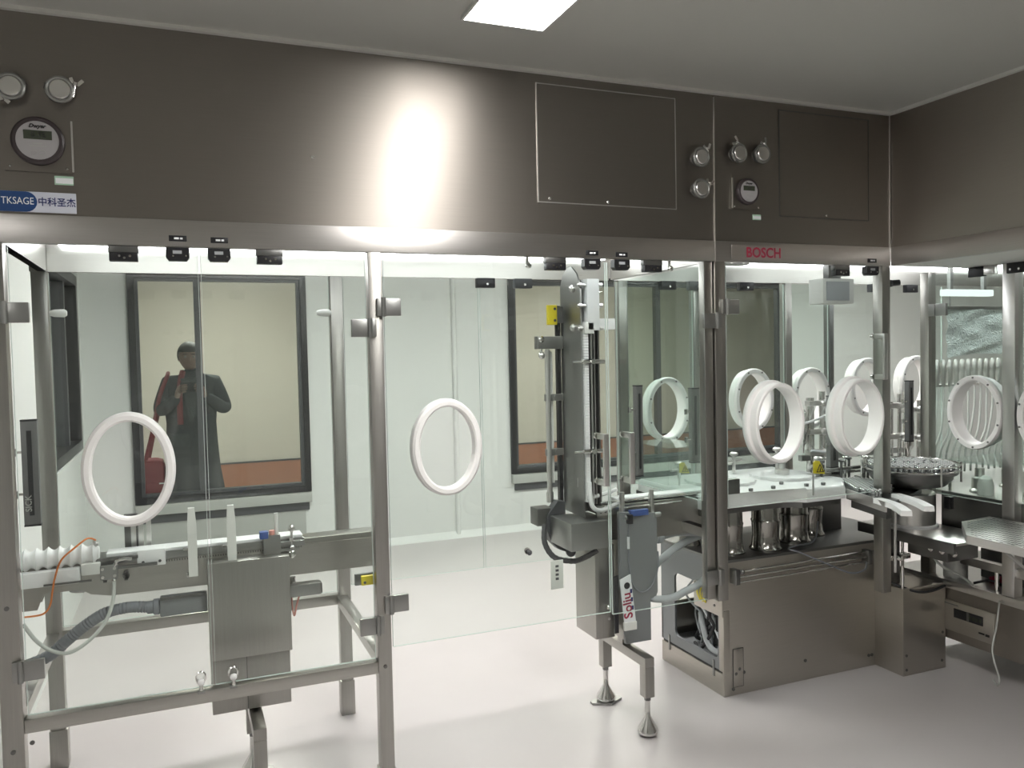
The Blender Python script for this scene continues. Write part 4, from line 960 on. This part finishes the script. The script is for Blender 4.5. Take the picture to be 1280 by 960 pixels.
# vials waiting on the outfeed plate and on the rotary table
vm = B().lathe([(0.0075, 0), (0.0080, 0.001), (0.0080, 0.022), (0.0075, 0.0245), (0.0048, 0.027), (0.0048, 0.030), (0.0062, 0.031), (0.0062, 0.035)], (0, 0, 0), (0, 0, 1), 10)
vb = mk('vial', vm, 'vial_glass', label='small clear glass vial in the crowd on the steel outfeed plate', category='vial', group='vials on the outfeed plate')
vmesh = vb.data
vmesh.materials.append(MAT['vial_stopper'])
for p_ in vmesh.polygons:
    if p_.center.z > 0.030: p_.material_index = 1
first = True
def inside(p, poly):
    c = False; n = len(poly)
    for i in range(n):
        a, b = poly[i], poly[i-1]
        if (a[1] > p[1]) != (b[1] > p[1]) and p[0] < (b[0]-a[0])*(p[1]-a[1])/(b[1]-a[1])+a[0]: c = not c
    return c
ZONE = [(2.880, 0.15), (2.99, 0.315), (3.10, 0.33), (3.07, 0.10), (2.97, -0.012), (2.85, -0.012)]
def put_vial(x, y, z, label, group):
    global first
    if first: o = vb; first = False
    else:
        o = bpy.data.objects.new('vial', vmesh); COL.objects.link(o)
    o.location = (x, y, z); o['label'] = label; o['category'] = 'vial'; o['group'] = group
row = 0; y = -0.06
while y < 0.40:
    x = 2.80 + (0.0102 if row % 2 else 0)
    while x < 3.25:
        if inside((x, y), ZONE) and not (2.900 < x < 2.985 and -0.018 < y < 0.073): put_vial(x, y, 0.915, 'small clear glass vial in the crowd on the steel outfeed plate', 'vials on the outfeed plate')
        x += 0.0205
    y += 0.0178; row += 1

rt_ = thing('rotary_table', 'round steel rotary table holding a crowd of vials at the corner', 'turntable', (3.215, 0.10, 0.882))
RC = (3.205, 0.105)
mk('disc', B().lathe([(0.05, 0), (0.20, 0.004), (0.205, 0.012), (0.205, 0.020), (0.001, 0.021)], (RC[0], RC[1], 0.985), (0, 0, 1), 40), 'steel_dark', rt_)
mk('rim_rail', B().tube([(RC[0]+0.210*math.cos(2*PI*k/40), RC[1]+0.210*math.sin(2*PI*k/40), 1.035) for k in range(40)], 0.004, 6, True), 'chrome', rt_)
mk('rim_rail', B().tube([(RC[0]+0.212*math.cos(2*PI*k/40), RC[1]+0.212*math.sin(2*PI*k/40), 1.012) for k in range(40)], 0.004, 6, True), 'chrome', rt_)
for k in range(6):
    a = 2*PI*k/6+0.3
    mk('rail_post', B().cyl((RC[0]+0.214*math.cos(a), RC[1]+0.214*math.sin(a), 0.95), (RC[0]+0.214*math.cos(a), RC[1]+0.214*math.sin(a), 1.045), 0.005, 8), 'chrome', rt_)
mk('bowl', B().lathe([(0.06, 0), (0.15, 0.02), (0.18, 0.05), (0.185, 0.075), (0.17, 0.08)], (RC[0], RC[1], 0.915), (0, 0, 1), 32), 'steel_dark', rt_)
mk('column', B().cyl((RC[0]+0.05, RC[1]+0.04, 0.882), (RC[0]+0.05, RC[1]+0.04, 0.93), 0.045, 20), 'steel_dark', rt_)
n = 0
row = 0; y = -0.19
while y < 0.19:
    x = -0.19 + (0.011 if row % 2 else 0)
    while x < 0.19:
        if x*x+y*y < 0.185**2 and n < 190 and rnd.random() < 0.86:
            put_vial(RC[0]+x+rnd.uniform(-0.001, 0.001), RC[1]+y, 1.0055, 'small clear glass vial in the crowd on the round rotary table', 'vials on the rotary table'); n += 1
        x += 0.0235
    y += 0.0205; row += 1
# handling heads and tubing above the rotary table
hd = thing('stoppering_head', 'cluster of chrome handling heads and columns behind the corner post', 'machine head', (3.5, 0.45, 0.63))
for x, y, z0, z1, r in ((3.05, 0.60, 0.632, 1.33, 0.020), (3.13, 0.60, 0.632, 1.36, 0.016), (3.42, 0.42, 0.632, 1.30, 0.012), (3.48, 0.42, 0.9, 1.34, 0.010), (3.57, 0.46, 0.632, 1.35, 0.014), (3.64, 0.44, 0.632, 1.30, 0.010)):
    mk('column', B().cyl((x, y, z0), (x, y, z1), r, 14), 'chrome', hd)
for x, y, z in ((3.09, 0.60, 1.30), (3.09, 0.60, 1.15), (3.09, 0.60, 1.04), (3.45, 0.42, 1.28), (3.60, 0.45, 1.25), (3.60, 0.45, 1.10), (3.45, 0.42, 1.12)):
    mk('clamp', B().box(x-0.06, x+0.06, y-0.02, y+0.02, z-0.014, z+0.014, 0.003).lathe([(0.016, 0), (0.020, 0.006), (0.012, 0.014)], (x+0.03, y-0.02, z), (0, -1, 0), 12), 'steel_light', hd)
for x, y, z in ((3.00, 0.60, 1.20), (3.18, 0.58, 1.22), (3.55, 0.42, 1.16), (3.66, 0.42, 1.20)):
    mk('nozzle', B().lathe([(0.006, -0.16), (0.009, -0.12), (0.022, -0.10), (0.026, 0.0), (0.020, 0.05), (0.010, 0.07)], (x, y, z), (0, 0, 1), 16), 'chrome', hd)
mk('cross_beam', B().box(2.98, 3.70, 0.585, 0.615, 1.00, 1.03, 0.003), 'steel', hd)
mk('base_block', B().box(2.99, 3.20, 0.54, 0.66, 0.632, 0.93, 0.004), 'steel_dark', hd)
for i, pts in enumerate(([(2.98, 0.58, 1.24), (2.92, 0.54, 1.22), (2.90, 0.56, 1.14), (2.96, 0.62, 1.05)], [(3.20, 0.58, 1.06), (3.10, 0.52, 1.05), (3.00, 0.54, 1.06)], [(3.16, 0.57, 1.27), (3.08, 0.5, 1.25), (2.98, 0.50, 1.22), (2.90, 0.52, 1.20)])):
    mk('silicone_tube', B().tube(spline(pts, 6), 0.007, 8), 'print_white', hd)
# clutter of guides between deck and rotary table
gd = thing('guide_assembly', 'dark steel guide rails and knobs between white deck and rotary table', 'machine part', (3.05, 0.42, 0.915))
for k in range(7):
    x = 2.92+0.05*k; y = 0.40+0.03*math.sin(k*2.1)
    mk('guide_rail', B().box(x-0.07, x+0.07, y-0.012, y+0.012, 0.955+0.012*(k % 3), 0.968+0.012*(k % 3), 0.002), 'steel_dark' if k % 2 else 'steel_light', gd)
    mk('guide_post', B().cyl((x, y-0.02, 0.915), (x, y-0.02, 1.02+0.01*(k % 2)), 0.007, 8).lathe([(0.008, 0), (0.015, 0.004), (0.015, 0.012), (0.008, 0.016)], (x, y-0.02, 1.02+0.01*(k % 2)), (0, 0, 1), 10), 'chrome' if k % 2 else 'steel_dark', gd)
# warning signs
def wsign(x, y, z, s, z0, label):
    r = thing('warning_sign', label, 'sign', (x, y, z0), 'yellow warning triangles')
    mk('stand', B().cyl((x-s*0.75, y+0.006, z0), (x-s*0.75, y+0.006, z+s*0.6), 0.004, 8), 'steel_light', r)
    mk('plate', B().prism([(x-s*0.85, z-s*0.55), (x+s, z-s*0.75), (x+s*0.95, z-s*0.55), (x+s*0.1, z+s), (x-s*0.55, z+s*1.05), (x-s*0.85, z+s*0.9)], 'y', y-0.002, y+0.002), 'yellow', r)
    tri = [(x-s*0.42, z-s*0.45), (x+s*0.80, z-s*0.50), (x+s*0.15, z+s*0.62)]
    cx, cz = sum(p[0] for p in tri)/3, sum(p[1] for p in tri)/3
    tb = B()
    for i in range(3):
        a, b = tri[i], tri[(i+1) % 3]
        ia, ib = (cx+(a[0]-cx)*0.72, cz+(a[1]-cz)*0.72), (cx+(b[0]-cx)*0.72, cz+(b[1]-cz)*0.72)
        tb.prism([a, b, ib, ia], 'y', y-0.0035, y-0.002)
    tb.prism([(cx-s*0.05, cz-s*0.22), (cx+s*0.12, cz-s*0.22), (cx+s*0.05, cz+s*0.25), (cx-s*0.02, cz+s*0.25)], 'y', y-0.0035, y-0.002)
    mk('warning_symbol', tb, 'ink_black', r)
wsign(2.575, 0.03, 1.062, 0.034, 0.945, 'yellow warning triangle on a thin stand in front of the white deck')
wsign(2.194, 0.50, 1.030, 0.030, 0.952, 'yellow warning triangle seen through the green glass partition')
bxm = thing('lamp_box', 'pale box hanging from the plenum ceiling of the filling bay', 'box', (3.05, 0.4, 1.80))
mk('box_body', B().box(2.955, 3.155, 0.40, 0.50, 1.81, 1.935, 0.006), 'offwhite', bxm)
mk('hanger', B().box(3.02, 3.10, 0.43, 0.47, 1.935, ZI, 0.003), 'steel_dark', bxm)
mk('front_window', B().box(2.975, 3.12, 0.396, 0.40, 1.825, 1.92), 'hose_light', bxm)
tl = thing('task_lamp', 'bracketed inspection lamp under the filling bay ceiling', 'lamp', (2.48, 0.5, 1.96))
mk('lamp_body', B().box(2.42, 2.56, 0.46, 0.54, 2.0, 2.045, 0.008), 'steel', tl)
mk('lens', B().cyl((2.45, 0.455, 2.02), (2.45, 0.46, 2.02), 0.016, 12).cyl((2.52, 0.455, 2.02), (2.52, 0.46, 2.02), 0.016, 12), 'steel_light', tl)
mk('bracket', B().box(2.47, 2.51, 0.48, 0.52, 2.045, ZI), 'steel_dark', tl)

# acrylic covers on the deck
ac = thing('acrylic_guard', 'clear acrylic guard box around the conveyor outlet left of the filling bay', 'guard', (2.18, 0.5, 0.97))
mk('front_sheet', B().box(2.07, 2.30, 0.44, 0.444, 0.97, 1.14), 'acrylic', ac)
mk('side_sheet', B().box(2.066, 2.07, 0.44, 0.78, 0.97, 1.14), 'acrylic', ac)
mk('top_sheet', B().box(2.066, 2.30, 0.44, 0.78, 1.14, 1.144), 'acrylic', ac)

# ------------------------------------------------------------------ right wing machine
rw = thing('outfeed_machine', 'low stainless outfeed machine of the right wing with console box', 'machine', (3.9, -0.6, 0))
mk('console_body', B().box(3.45, 4.1, -2.2, 0.40, 0.150, 0.405, 0.003), 'fascia_y', rw)
mk('top_frame', B().box(3.43, 4.12, -2.2, 0.42, 0.405, 0.445, 0.003), 'steel_light', rw)
cp = mk('console_panel', B().box(3.440, 3.450, -0.150, 0.126, 0.196, 0.345, 0.002), 'base_steel', rw)
mk('display_window', B().box(3.437, 3.440, -0.092, 0.062, 0.268, 0.312, 0.001), 'black', cp)
mk('display_divider', B().box(3.436, 3.437, -0.020, -0.008, 0.268, 0.312), 'steel_dark', cp)
for k in range(4): mk('display_segment', B().box(3.4365, 3.437, -0.085+0.018*k, -0.074+0.018*k, 0.280, 0.298), 'lcd', cp)
mk('print_mark', B().box(3.4385, 3.440, -0.125, -0.105, 0.225, 0.236).box(3.4385, 3.440, -0.10, -0.07, 0.228, 0.236), 'ink_black', cp)
mk('print_mark', B().box(3.4385, 3.440, 0.04, 0.115, 0.325, 0.330), 'ink_grey', cp)
for y in (-2.1, -1.0):
    mk('leg', B().box(4.0, 4.05, y, y+0.05, 0, 0.15), 'steel_v', rw)
    mk('leg', B().box(3.48, 3.53, y-0.05, y, 0, 0.15), 'steel_v', rw)
mk('shelf', B().box(3.145, 3.43, -0.19, 0.36, 0.700, 0.712, 0.002), 'steel_light', rw)
mk('shelf_lip', B().box(3.130, 3.145, -0.19, 0.36, 0.665, 0.713, 0.002), 'steel_dark', rw)
mk('shelf_bracket', B().box(3.20, 3.24, 0.20, 0.24, 0.426, 0.70, 0.003).box(3.145, 3.43, 0.20, 0.24, 0.668, 0.699), 'steel_dark', rw)
mk('shelf_motor', B().box(3.20, 3.40, -0.10, 0.12, 0.60, 0.699, 0.006), 'steel_dark', rw)
for yk in (-0.02, -0.08, -0.14): mk('knob', B().lathe([(0.010, 0), (0.014, 0.004), (0.014, 0.014), (0.008, 0.02)], (3.20, yk, 0.65), (-1, 0, 0), 12), 'chrome', rw)
mk('beam', B().box(3.45, 3.49, -2.0, 0.04, 0.535, 0.575, 0.003), 'steel_light', rw)
mk('motor_can', B().cyl((3.515, 0.115, 0.446), (3.515, 0.115, 0.585), 0.055, 24), 'offwhite', rw)
mk('motor_lid', B().cyl((3.515, 0.115, 0.585), (3.515, 0.115, 0.60), 0.062, 24), 'steel_dark', rw)
for y in (-0.14, -0.36, -0.9): mk('standoff', B().cyl((3.47, y, 0.445), (3.47, y, 0.535), 0.010, 10).cyl((3.60, y+0.05, 0.445), (3.60, y+0.05, 0.66), 0.012, 10), 'chrome', rw)
mk('gear_box', B().box(3.62, 3.85, -0.16, 0.06, 0.446, 0.59, 0.004), 'steel_dark', rw)
mk('red_button', B().box(3.56, 3.62, -0.10, -0.03, 0.446, 0.475, 0.003), 'ink_red', rw)
mk('upper_deck', B().box(3.50, 4.6, -2.0, 0.75, 0.845, 0.868, 0.002), 'steel_light', rw)
mk('deck_front', B().box(3.485, 3.50, -2.0, 0.17, 0.66, 0.868, 0.002), 'steel_dark', rw)
for x, y, h in ((3.60, 0.05, 0.12), (3.72, -0.05, 0.18), (3.85, 0.08, 0.15), (3.95, -0.1, 0.2), (3.70, -0.30, 0.12)):
    mk('station', B().lathe([(0.045, 0), (0.045, 0.01), (0.035, 0.02), (0.035, h*0.6), (0.022, h*0.65), (0.022, h)], (x, y, 0.868), (0, 0, 1), 20), 'steel_light', rw)
mk('bell_cover', B().lathe([(0.035, 0), (0.035, 0.05), (0.028, 0.08), (0.010, 0.095)], (3.55, -0.02, 0.868), (0, 0, 1), 20), 'offwhite', rw)
mk('glass_shelf', B().box(3.50, 4.4, -0.16, 0.17, 1.02, 1.028), 'glass_green', rw)
for x in (3.52, 4.38): mk('shelf_post', B().cyl((x, 0.15, 0.868), (x, 0.15, 1.02), 0.008, 8).cyl((x, -0.14, 0.868), (x, -0.14, 1.02), 0.008, 8), 'chrome', rw)
# needle manifold: row of tubes hanging behind the wing door
mf = thing('tube_manifold', 'row of hanging needle tubes behind the right wing door', 'manifold', (4.1, 0.5, 0.87))
mk('bar', B().box(3.80, 4.45, 0.49, 0.52, 1.44, 1.47, 0.003), 'steel_light', mf)
mk('bar', B().box(3.80, 4.45, 0.495, 0.515, 1.36, 1.375, 0.003), 'steel_light', mf)
for k in range(13):
    x = 3.83+k*0.048
    t = mk('holder', B().lathe([(0.008, -0.13), (0.012, -0.10), (0.015, -0.09), (0.015, 0.0), (0.008, 0.02)], (x, 0.485, 1.49), (0, 0, 1), 10), 'steel_light', mf)
    mk('silicone_tube', B().tube(spline([(x, 0.485, 1.36), (x-0.02, 0.47, 1.25), (x-0.06+0.01*(k % 3), 0.46, 1.12), (x-0.09, 0.47, 1.0), (x-0.06, 0.5, 0.88)], 5), 0.006, 6), 'tube_clear', mf)
for x in (3.84, 4.42): mk('post', B().cyl((x, 0.53, 0.868), (x, 0.53, 1.6), 0.012, 10), 'steel_light', mf)
# hanging film with crinkles
fb = B(); N1, N2 = 56, 34; rows = []
for i in range(N1+1):
    u = i/N1; r = []
    for j in range(N2+1):
        v = j/N2
        x = 3.84+0.52*u+(0.02*v if u > 0.9 else 0); z = 1.785-0.265*v+0.02*math.sin(u*3)*v
        y = 0.43+0.008*math.sin(9*u+5*v*v+3*math.sin(6*v))+0.004*math.sin(13*v+11*u)
        r.append(fb.bm.verts.new((x, y, z)))
    rows.append(r)
for i in range(N1):
    for j in range(N2): fb.bm.faces.new((rows[i][j], rows[i+1][j], rows[i+1][j+1], rows[i][j+1]))
ff = thing('plastic_film', 'crinkled pale green plastic film hanging behind the right wing door', 'film', (4.1, 0.43, 1.52))
mk('sheet', fb, 'film', ff)
mk('hanging_bar', B().box(3.83, 4.36, 0.42, 0.44, 1.782, 1.80, 0.002), 'steel', ff)
for xh in (3.86, 4.33): mk('hanger', B().cyl((xh, 0.43, 1.80), (xh, 0.43, ZI), 0.004, 8), 'steel', ff)
lb_ = thing('lamp_tube', 'bright white lamp bar above the green plastic film', 'lamp', (3.92, 0.36, 1.85))
mk('diffuser', B().box(3.735, 4.095, 0.35, 0.39, 1.850, 1.885, 0.006), 'lamp_soft', lb_)
mk('hanger', B().box(3.78, 3.80, 0.36, 0.38, 1.885, ZI).box(4.03, 4.05, 0.36, 0.38, 1.885, ZI), 'steel', lb_)
wl = thing('wing_switch', 'black door switch at the top of the right wing door', 'switch', (3.44, -0.05, 1.91))
mk('switch_body', B().box(3.43, 3.452, -0.10, -0.02, 1.905, 1.951, 0.003), 'black', wl)
mk('bracket', B().box(3.43, 3.452, -0.155, -0.10, 1.91, 1.951, 0.003), 'steel_light', wl)
wl2 = thing('wing_switch', 'black door switch with screws beyond the pale wing post', 'switch', (3.44, -0.25, 1.91))
mk('switch_body', B().box(3.425, 3.44, -0.30, -0.215, 1.905, 1.951, 0.003), 'black', wl2)
for y in (-0.235, -0.275): mk('screw', B().cyl((3.425, y, 1.922), (3.422, y, 1.922), 0.005, 8), 'chrome', wl2)
kn = thing('barrel_sensor', 'black round sensor barrel on the corner post', 'sensor', (2.99, 0.02, 1.87))
mk('barrel', B().cyl((2.968, 0.03, 1.875), (3.03, 0.01, 1.880), 0.014, 14), 'black', kn)
mk('barrel_nut', B().cyl((2.985, 0.025, 1.876), (2.995, 0.022, 1.877), 0.018, 6), 'dark_grey', kn)

# perforated tray in front of the wing
TZ0, TZ1 = 0.765, 0.800
TP = [(3.215, -0.160), (3.42, -0.140), (3.42, -1.3), (2.985, -1.3), (3.000, -0.355)]
tr = thing('perforated_tray', 'perforated stainless tray with chamfered corner at the right edge', 'tray', (3.2, -0.7, 0.60))
mk('rim', B().prism(TP, 'z', TZ0, TZ1-0.006), 'steel_light', tr)
def shrink(poly, d):
    cx = sum(p[0] for p in poly)/len(poly); cyy = sum(p[1] for p in poly)/len(poly)
    return [(cx+(x-cx)*(1-d*2), cyy+(y-cyy)*(1-d)) for x, y in poly]
lipb = B(); S = shrink(TP, 0.022)
for i in range(len(TP)):
    j = (i+1) % len(TP); lipb.prism([TP[i], TP[j], S[j], S[i]], 'z', TZ1-0.006, TZ1)
mk('border', lipb, 'steel_light', tr)
m, nt, b = nmat('perforated')
b.inputs['Metallic'].default_value = 1.0; b.inputs['Roughness'].default_value = 0.32; b.inputs['Base Color'].default_value = (0.7, 0.69, 0.67, 1)
mk('perforated_sheet', B().prism(shrink(TP, 0.024), 'z', TZ1-0.006, TZ1-0.002), 'perforated', tr)
pb = B(); S2 = shrink(TP, 0.05); row = 0; y = -1.0
while y < -0.15:
    x = 2.99+(0.0100 if row % 2 else 0)
    while x < 3.41:
        if inside((x, y), S2):
            vs = [pb.bm.verts.new((x+0.0062*math.cos(2*PI*k/6), y+0.0085*math.sin(2*PI*k/6), TZ1-0.0016)) for k in range(6)]; pb.bm.faces.new(vs)
        x += 0.0200
    y += 0.0240; row += 1
mk('holes', pb, 'rubber', tr, kind='stuff')
mk('strut', B().cyl((3.26, -0.22, TZ0), (3.45, -0.30, 0.58), 0.008, 8), 'steel_light', tr)
mk('strut', B().box(3.20, 3.44, -0.26, -0.24, 0.735, TZ0), 'steel', tr)
mk('clamp', B().lathe([(0.012, 0), (0.016, 0.006), (0.016, 0.03), (0.010, 0.036)], (3.25, -0.20, TZ0-0.036), (0, 0, 1), 12), 'chrome', tr)
mk('post', B().box(3.36, 3.40, -1.25, -1.21, 0, TZ0), 'steel_v', tr)
single('black_cable', B().tube(spline([(3.16, 0.27, 0.46), (3.175, 0.16, 0.435), (3.24, 0.10, 0.408), (3.33, 0.095, 0.402), (3.43, 0.105, 0.412)], 8), 0.006, 8), 'rubber', 'black cable sagging over the top of the side block', 'cable')
single('black_cable', B().tube(spline([(3.47, -0.02, 0.452), (3.50, -0.08, 0.475), (3.50, -0.14, 0.47), (3.47, -0.18, 0.452)], 8), 0.006, 8), 'rubber', 'short black cable arching on the console top', 'cable')
single('clear_tube', B().tube(spline([(3.30, 0.10, 0.70), (3.27, 0.06, 0.62), (3.30, 0.02, 0.55), (3.38, -0.02, 0.50), (3.44, -0.04, 0.452)], 8), 0.006, 8), 'tube_clear', 'pale tube curving down beside the round motor', 'tube')
single('drain_tube', B().tube(spline([(3.42, -0.19, 0.42), (3.405, -0.185, 0.30), (3.40, -0.17, 0.18), (3.43, -0.18, 0.06), (3.46, -0.15, 0.008), (3.50, -0.10, 0.006)], 8), 0.004, 8), 'tube_clear', 'clear drain tube hanging from the console to the floor', 'tube')
cl = thing('support_column', 'slim chrome rod stand with cross clamp left of the wing shelf', 'stand', (3.15, 0.12, 0.426))
mk('rod', B().cyl((3.185, 0.135, 0.426), (3.185, 0.135, 0.664), 0.007, 10), 'chrome', cl)
mk('rod', B().cyl((3.10, 0.10, 0.52), (3.10, 0.10, 0.88), 0.007, 8), 'steel_light', cl)
mk('cross_clamp', B().box(3.085, 3.20, 0.10, 0.14, 0.575, 0.60, 0.003).lathe([(0.012, 0), (0.015, 0.008), (0.010, 0.02)], (3.12, 0.10, 0.588), (0, -1, 0), 10), 'chrome', cl)

# ------------------------------------------------------------------ figure in the corridor standing in for the viewer's reflection in the left window
def skin_mesh(name, verts, edges_, mat, parent=None, sub=2, root=0, **props):
    me = bpy.data.meshes.new(name)
    me.from_pydata([Vector(v[:3]) for v in verts], edges_, [])
    o = bpy.data.objects.new(name, me); COL.objects.link(o)
    md = o.modifiers.new('skin', 'SKIN'); md.use_smooth_shade = True
    for i, v in enumerate(verts):
        sv = me.skin_vertices[0].data[i]; sv.radius = (v[3], v[4] if len(v) > 4 else v[3]); sv.use_root = (i == root)
    ss = o.modifiers.new('sub', 'SUBSURF'); ss.levels = sub; ss.render_levels = sub
    bpy.context.view_layer.update()
    ev = o.evaluated_get(bpy.context.evaluated_depsgraph_get())
    nm = bpy.data.meshes.new_from_object(ev)
    bpy.data.objects.remove(o); bpy.data.meshes.remove(me)
    b = B(); b.bm.from_mesh(nm); bpy.data.meshes.remove(nm)
    ob = mk(name, b, mat, parent, **props)
    return ob
px, py = 0.062, 4.46
pr = thing('person', 'person in a dark coat holding a phone, behind the left window', 'person', (px, py, 0))
V = [(px, py, 0.93, 0.155, 0.12), (px, py, 1.08, 0.150, 0.115), (px, py, 1.25, 0.175, 0.125), (px, py, 1.40, 0.155, 0.10), (px, py, 1.475, 0.062), (px, py-0.01, 1.53, 0.058),
     (px-0.17, py, 1.405, 0.075), (px-0.245, py-0.05, 1.17, 0.062), (px-0.10, py-0.26, 1.30, 0.045),
     (px+0.19, py, 1.405, 0.075), (px+0.275, py-0.05, 1.17, 0.062), (px+0.115, py-0.26, 1.30, 0.045),
     (px-0.095, py, 0.86, 0.105), (px-0.11, py-0.01, 0.48, 0.075), (px-0.115, py+0.01, 0.10, 0.050),
     (px+0.095, py, 0.86, 0.105), (px+0.12, py-0.01, 0.48, 0.075), (px+0.125, py+0.01, 0.10, 0.050)]
Ed = [(0,1),(1,2),(2,3),(3,4),(4,5),(3,6),(6,7),(7,8),(3,9),(9,10),(10,11),(0,12),(12,13),(13,14),(0,15),(15,16),(16,17)]
mk_body = skin_mesh('body', V, Ed, 'coat', pr)
ct = B().loops([[(px+rx*math.cos(2*PI*k/28), py+ry*math.sin(2*PI*k/28), z) for k in range(28)] for z, rx, ry in ((0.22, 0.27, 0.20), (0.50, 0.245, 0.185), (0.70, 0.215, 0.170), (0.90, 0.200, 0.155), (1.08, 0.192, 0.145), (1.22, 0.205, 0.150), (1.36, 0.205, 0.138), (1.43, 0.165, 0.110), (1.475, 0.085, 0.078), (1.515, 0.072, 0.070))], cap=False)
mk('coat', ct, 'coat', pr)
mk('lapel', B().prism([(px-0.015, 1.10), (px+0.015, 1.10), (px+0.075, 1.45), (px-0.075, 1.45)], 'y', py-0.158, py-0.128), 'dark_grey', pr)
hb = B().sphere((px, py-0.01, 1.615), 0.105, 24, 18, (0.76, 0.92, 1.10))
for v in hb.bm.verts:                       # jaw, brow and nose
    d = v.co-Vector((px, py-0.01, 1.615))
    if d.z < -0.03: v.co.x = px+d.x*(1+1.6*(d.z+0.03)*2.2); v.co.y += 0.0
    if d.y < -0.05 and abs(d.x) < 0.018 and -0.035 < d.z < 0.012: v.co.y -= 0.020*(1-abs(d.z+0.018)/0.03 if abs(d.z+0.018) < 0.03 else 0)
hd_ = mk('head', hb, 'skin', pr)
for s in (-1, 1):
    mk('eye', B().sphere((px+s*0.031, py-0.096, 1.622), 0.009, 10, 8), 'hose_light', hd_)
    mk('pupil', B().sphere((px+s*0.031, py-0.106, 1.622), 0.005, 8, 6), 'hair', hd_)
    mk('eyebrow', B().box(px+s*0.031-0.018, px+s*0.031+0.018, py-0.104, py-0.094, 1.640, 1.646, 0.002), 'hair', hd_)
    mk('ear', B().sphere((px+s*0.080, py, 1.612), 0.028, 10, 8, (0.35, 0.6, 1.0)), 'skin', hd_)
mk('mouth', B().box(px-0.022, px+0.022, py-0.094, py-0.084, 1.560, 1.566, 0.002), 'red_fabric', hd_)
hr = B().sphere((px, py+0.006, 1.640), 0.112, 24, 16, (0.84, 0.97, 0.99))
bmesh.ops.delete(hr.bm, geom=[v for v in hr.bm.verts if v.co.z < 1.585 or (v.co.y < py-0.055 and v.co.z < 1.655)], context='VERTS')
mk('hair', hr, 'hair', pr)
def hand(side):
    wx, wy, wz = px+side*0.105, py-0.275, 1.325
    s = side
    vs = [(wx, wy, wz-0.03, 0.022), (wx-s*0.012, wy-0.015, wz+0.01, 0.024, 0.015), (wx-s*0.022, wy-0.025, wz+0.045, 0.026, 0.013)]
    ed = [(0,1),(1,2)]
    for k, (L, dz) in enumerate(((0.070, 0.045), (0.078, 0.030), (0.073, 0.012), (0.060, -0.006))):
        b0 = len(vs)
        vs += [(wx-s*0.026, wy-0.032, wz+0.02+dz, 0.0095), (wx-s*(0.030+L*0.25), wy-0.050, wz+0.028+dz, 0.0085), (wx-s*(0.03+L*0.75), wy-0.040, wz+0.032+dz, 0.0075)]
        ed += [(2, b0), (b0, b0+1), (b0+1, b0+2)]
    b0 = len(vs)
    vs += [(wx-s*0.004, wy-0.002, wz+0.035, 0.011), (wx-s*0.020, wy+0.008, wz+0.065, 0.010), (wx-s*0.045, wy+0.004, wz+0.075, 0.008)]
    ed += [(1, b0), (b0, b0+1), (b0+1, b0+2)]
    skin_mesh('hand', vs, ed, 'skin', pr, 1)
hand(-1); hand(1)
for s in (-1, 1): mk('shoe', B().sphere((px+s*0.12, py-0.04, 0.045), 0.07, 14, 10, (0.72, 1.75, 0.62)), 'black', pr)
ph = thing('smartphone', 'dark phone held up in front of the person with its small bright lens', 'phone', (px, py-0.32, 1.33))
mk('phone_body', B().box(px-0.076, px+0.076, py-0.322, py-0.313, 1.345, 1.425, 0.004), 'black', ph)
mk('lens', B().cyl((px+0.050, py-0.322, 1.405), (px+0.050, py-0.3245, 1.405), 0.010, 14), 'print_white', ph)
bg = thing('shoulder_bag', 'red shoulder bag hanging at the side of the person in the dark coat', 'bag', (px-0.30, py, 0.42))
bgm = B().box(px-0.40, px-0.215, py-0.10, py+0.12, 0.38, 0.80, 0.06)
mk('bag_body', bgm, 'red_fabric', bg)
mk('front_pocket', B().box(px-0.385, px-0.23, py-0.13, py-0.09, 0.42, 0.62, 0.02), 'red_fabric', bg)
mk('zip_pull', B().box(px-0.26, px-0.225, py-0.136, py-0.128, 0.605, 0.615), 'print_white', bg)
mk('strap', B().tube(spline([(px-0.36, py-0.05, 0.78), (px-0.29, py-0.08, 1.05), (px-0.235, py-0.10, 1.30), (px-0.175, py-0.085, 1.462), (px-0.165, py+0.0, 1.492), (px-0.18, py+0.09, 1.44), (px-0.27, py+0.12, 1.1), (px-0.34, py+0.08, 0.78)], 6), 0.016, 8), 'red_fabric', bg)
mk('scarf', B().tube(spline([(px-0.055, py-0.07, 1.50), (px-0.075, py-0.125, 1.42), (px-0.085, py-0.175, 1.28), (px-0.085, py-0.18, 1.08)], 6), 0.024, 8), 'red_fabric', pr)
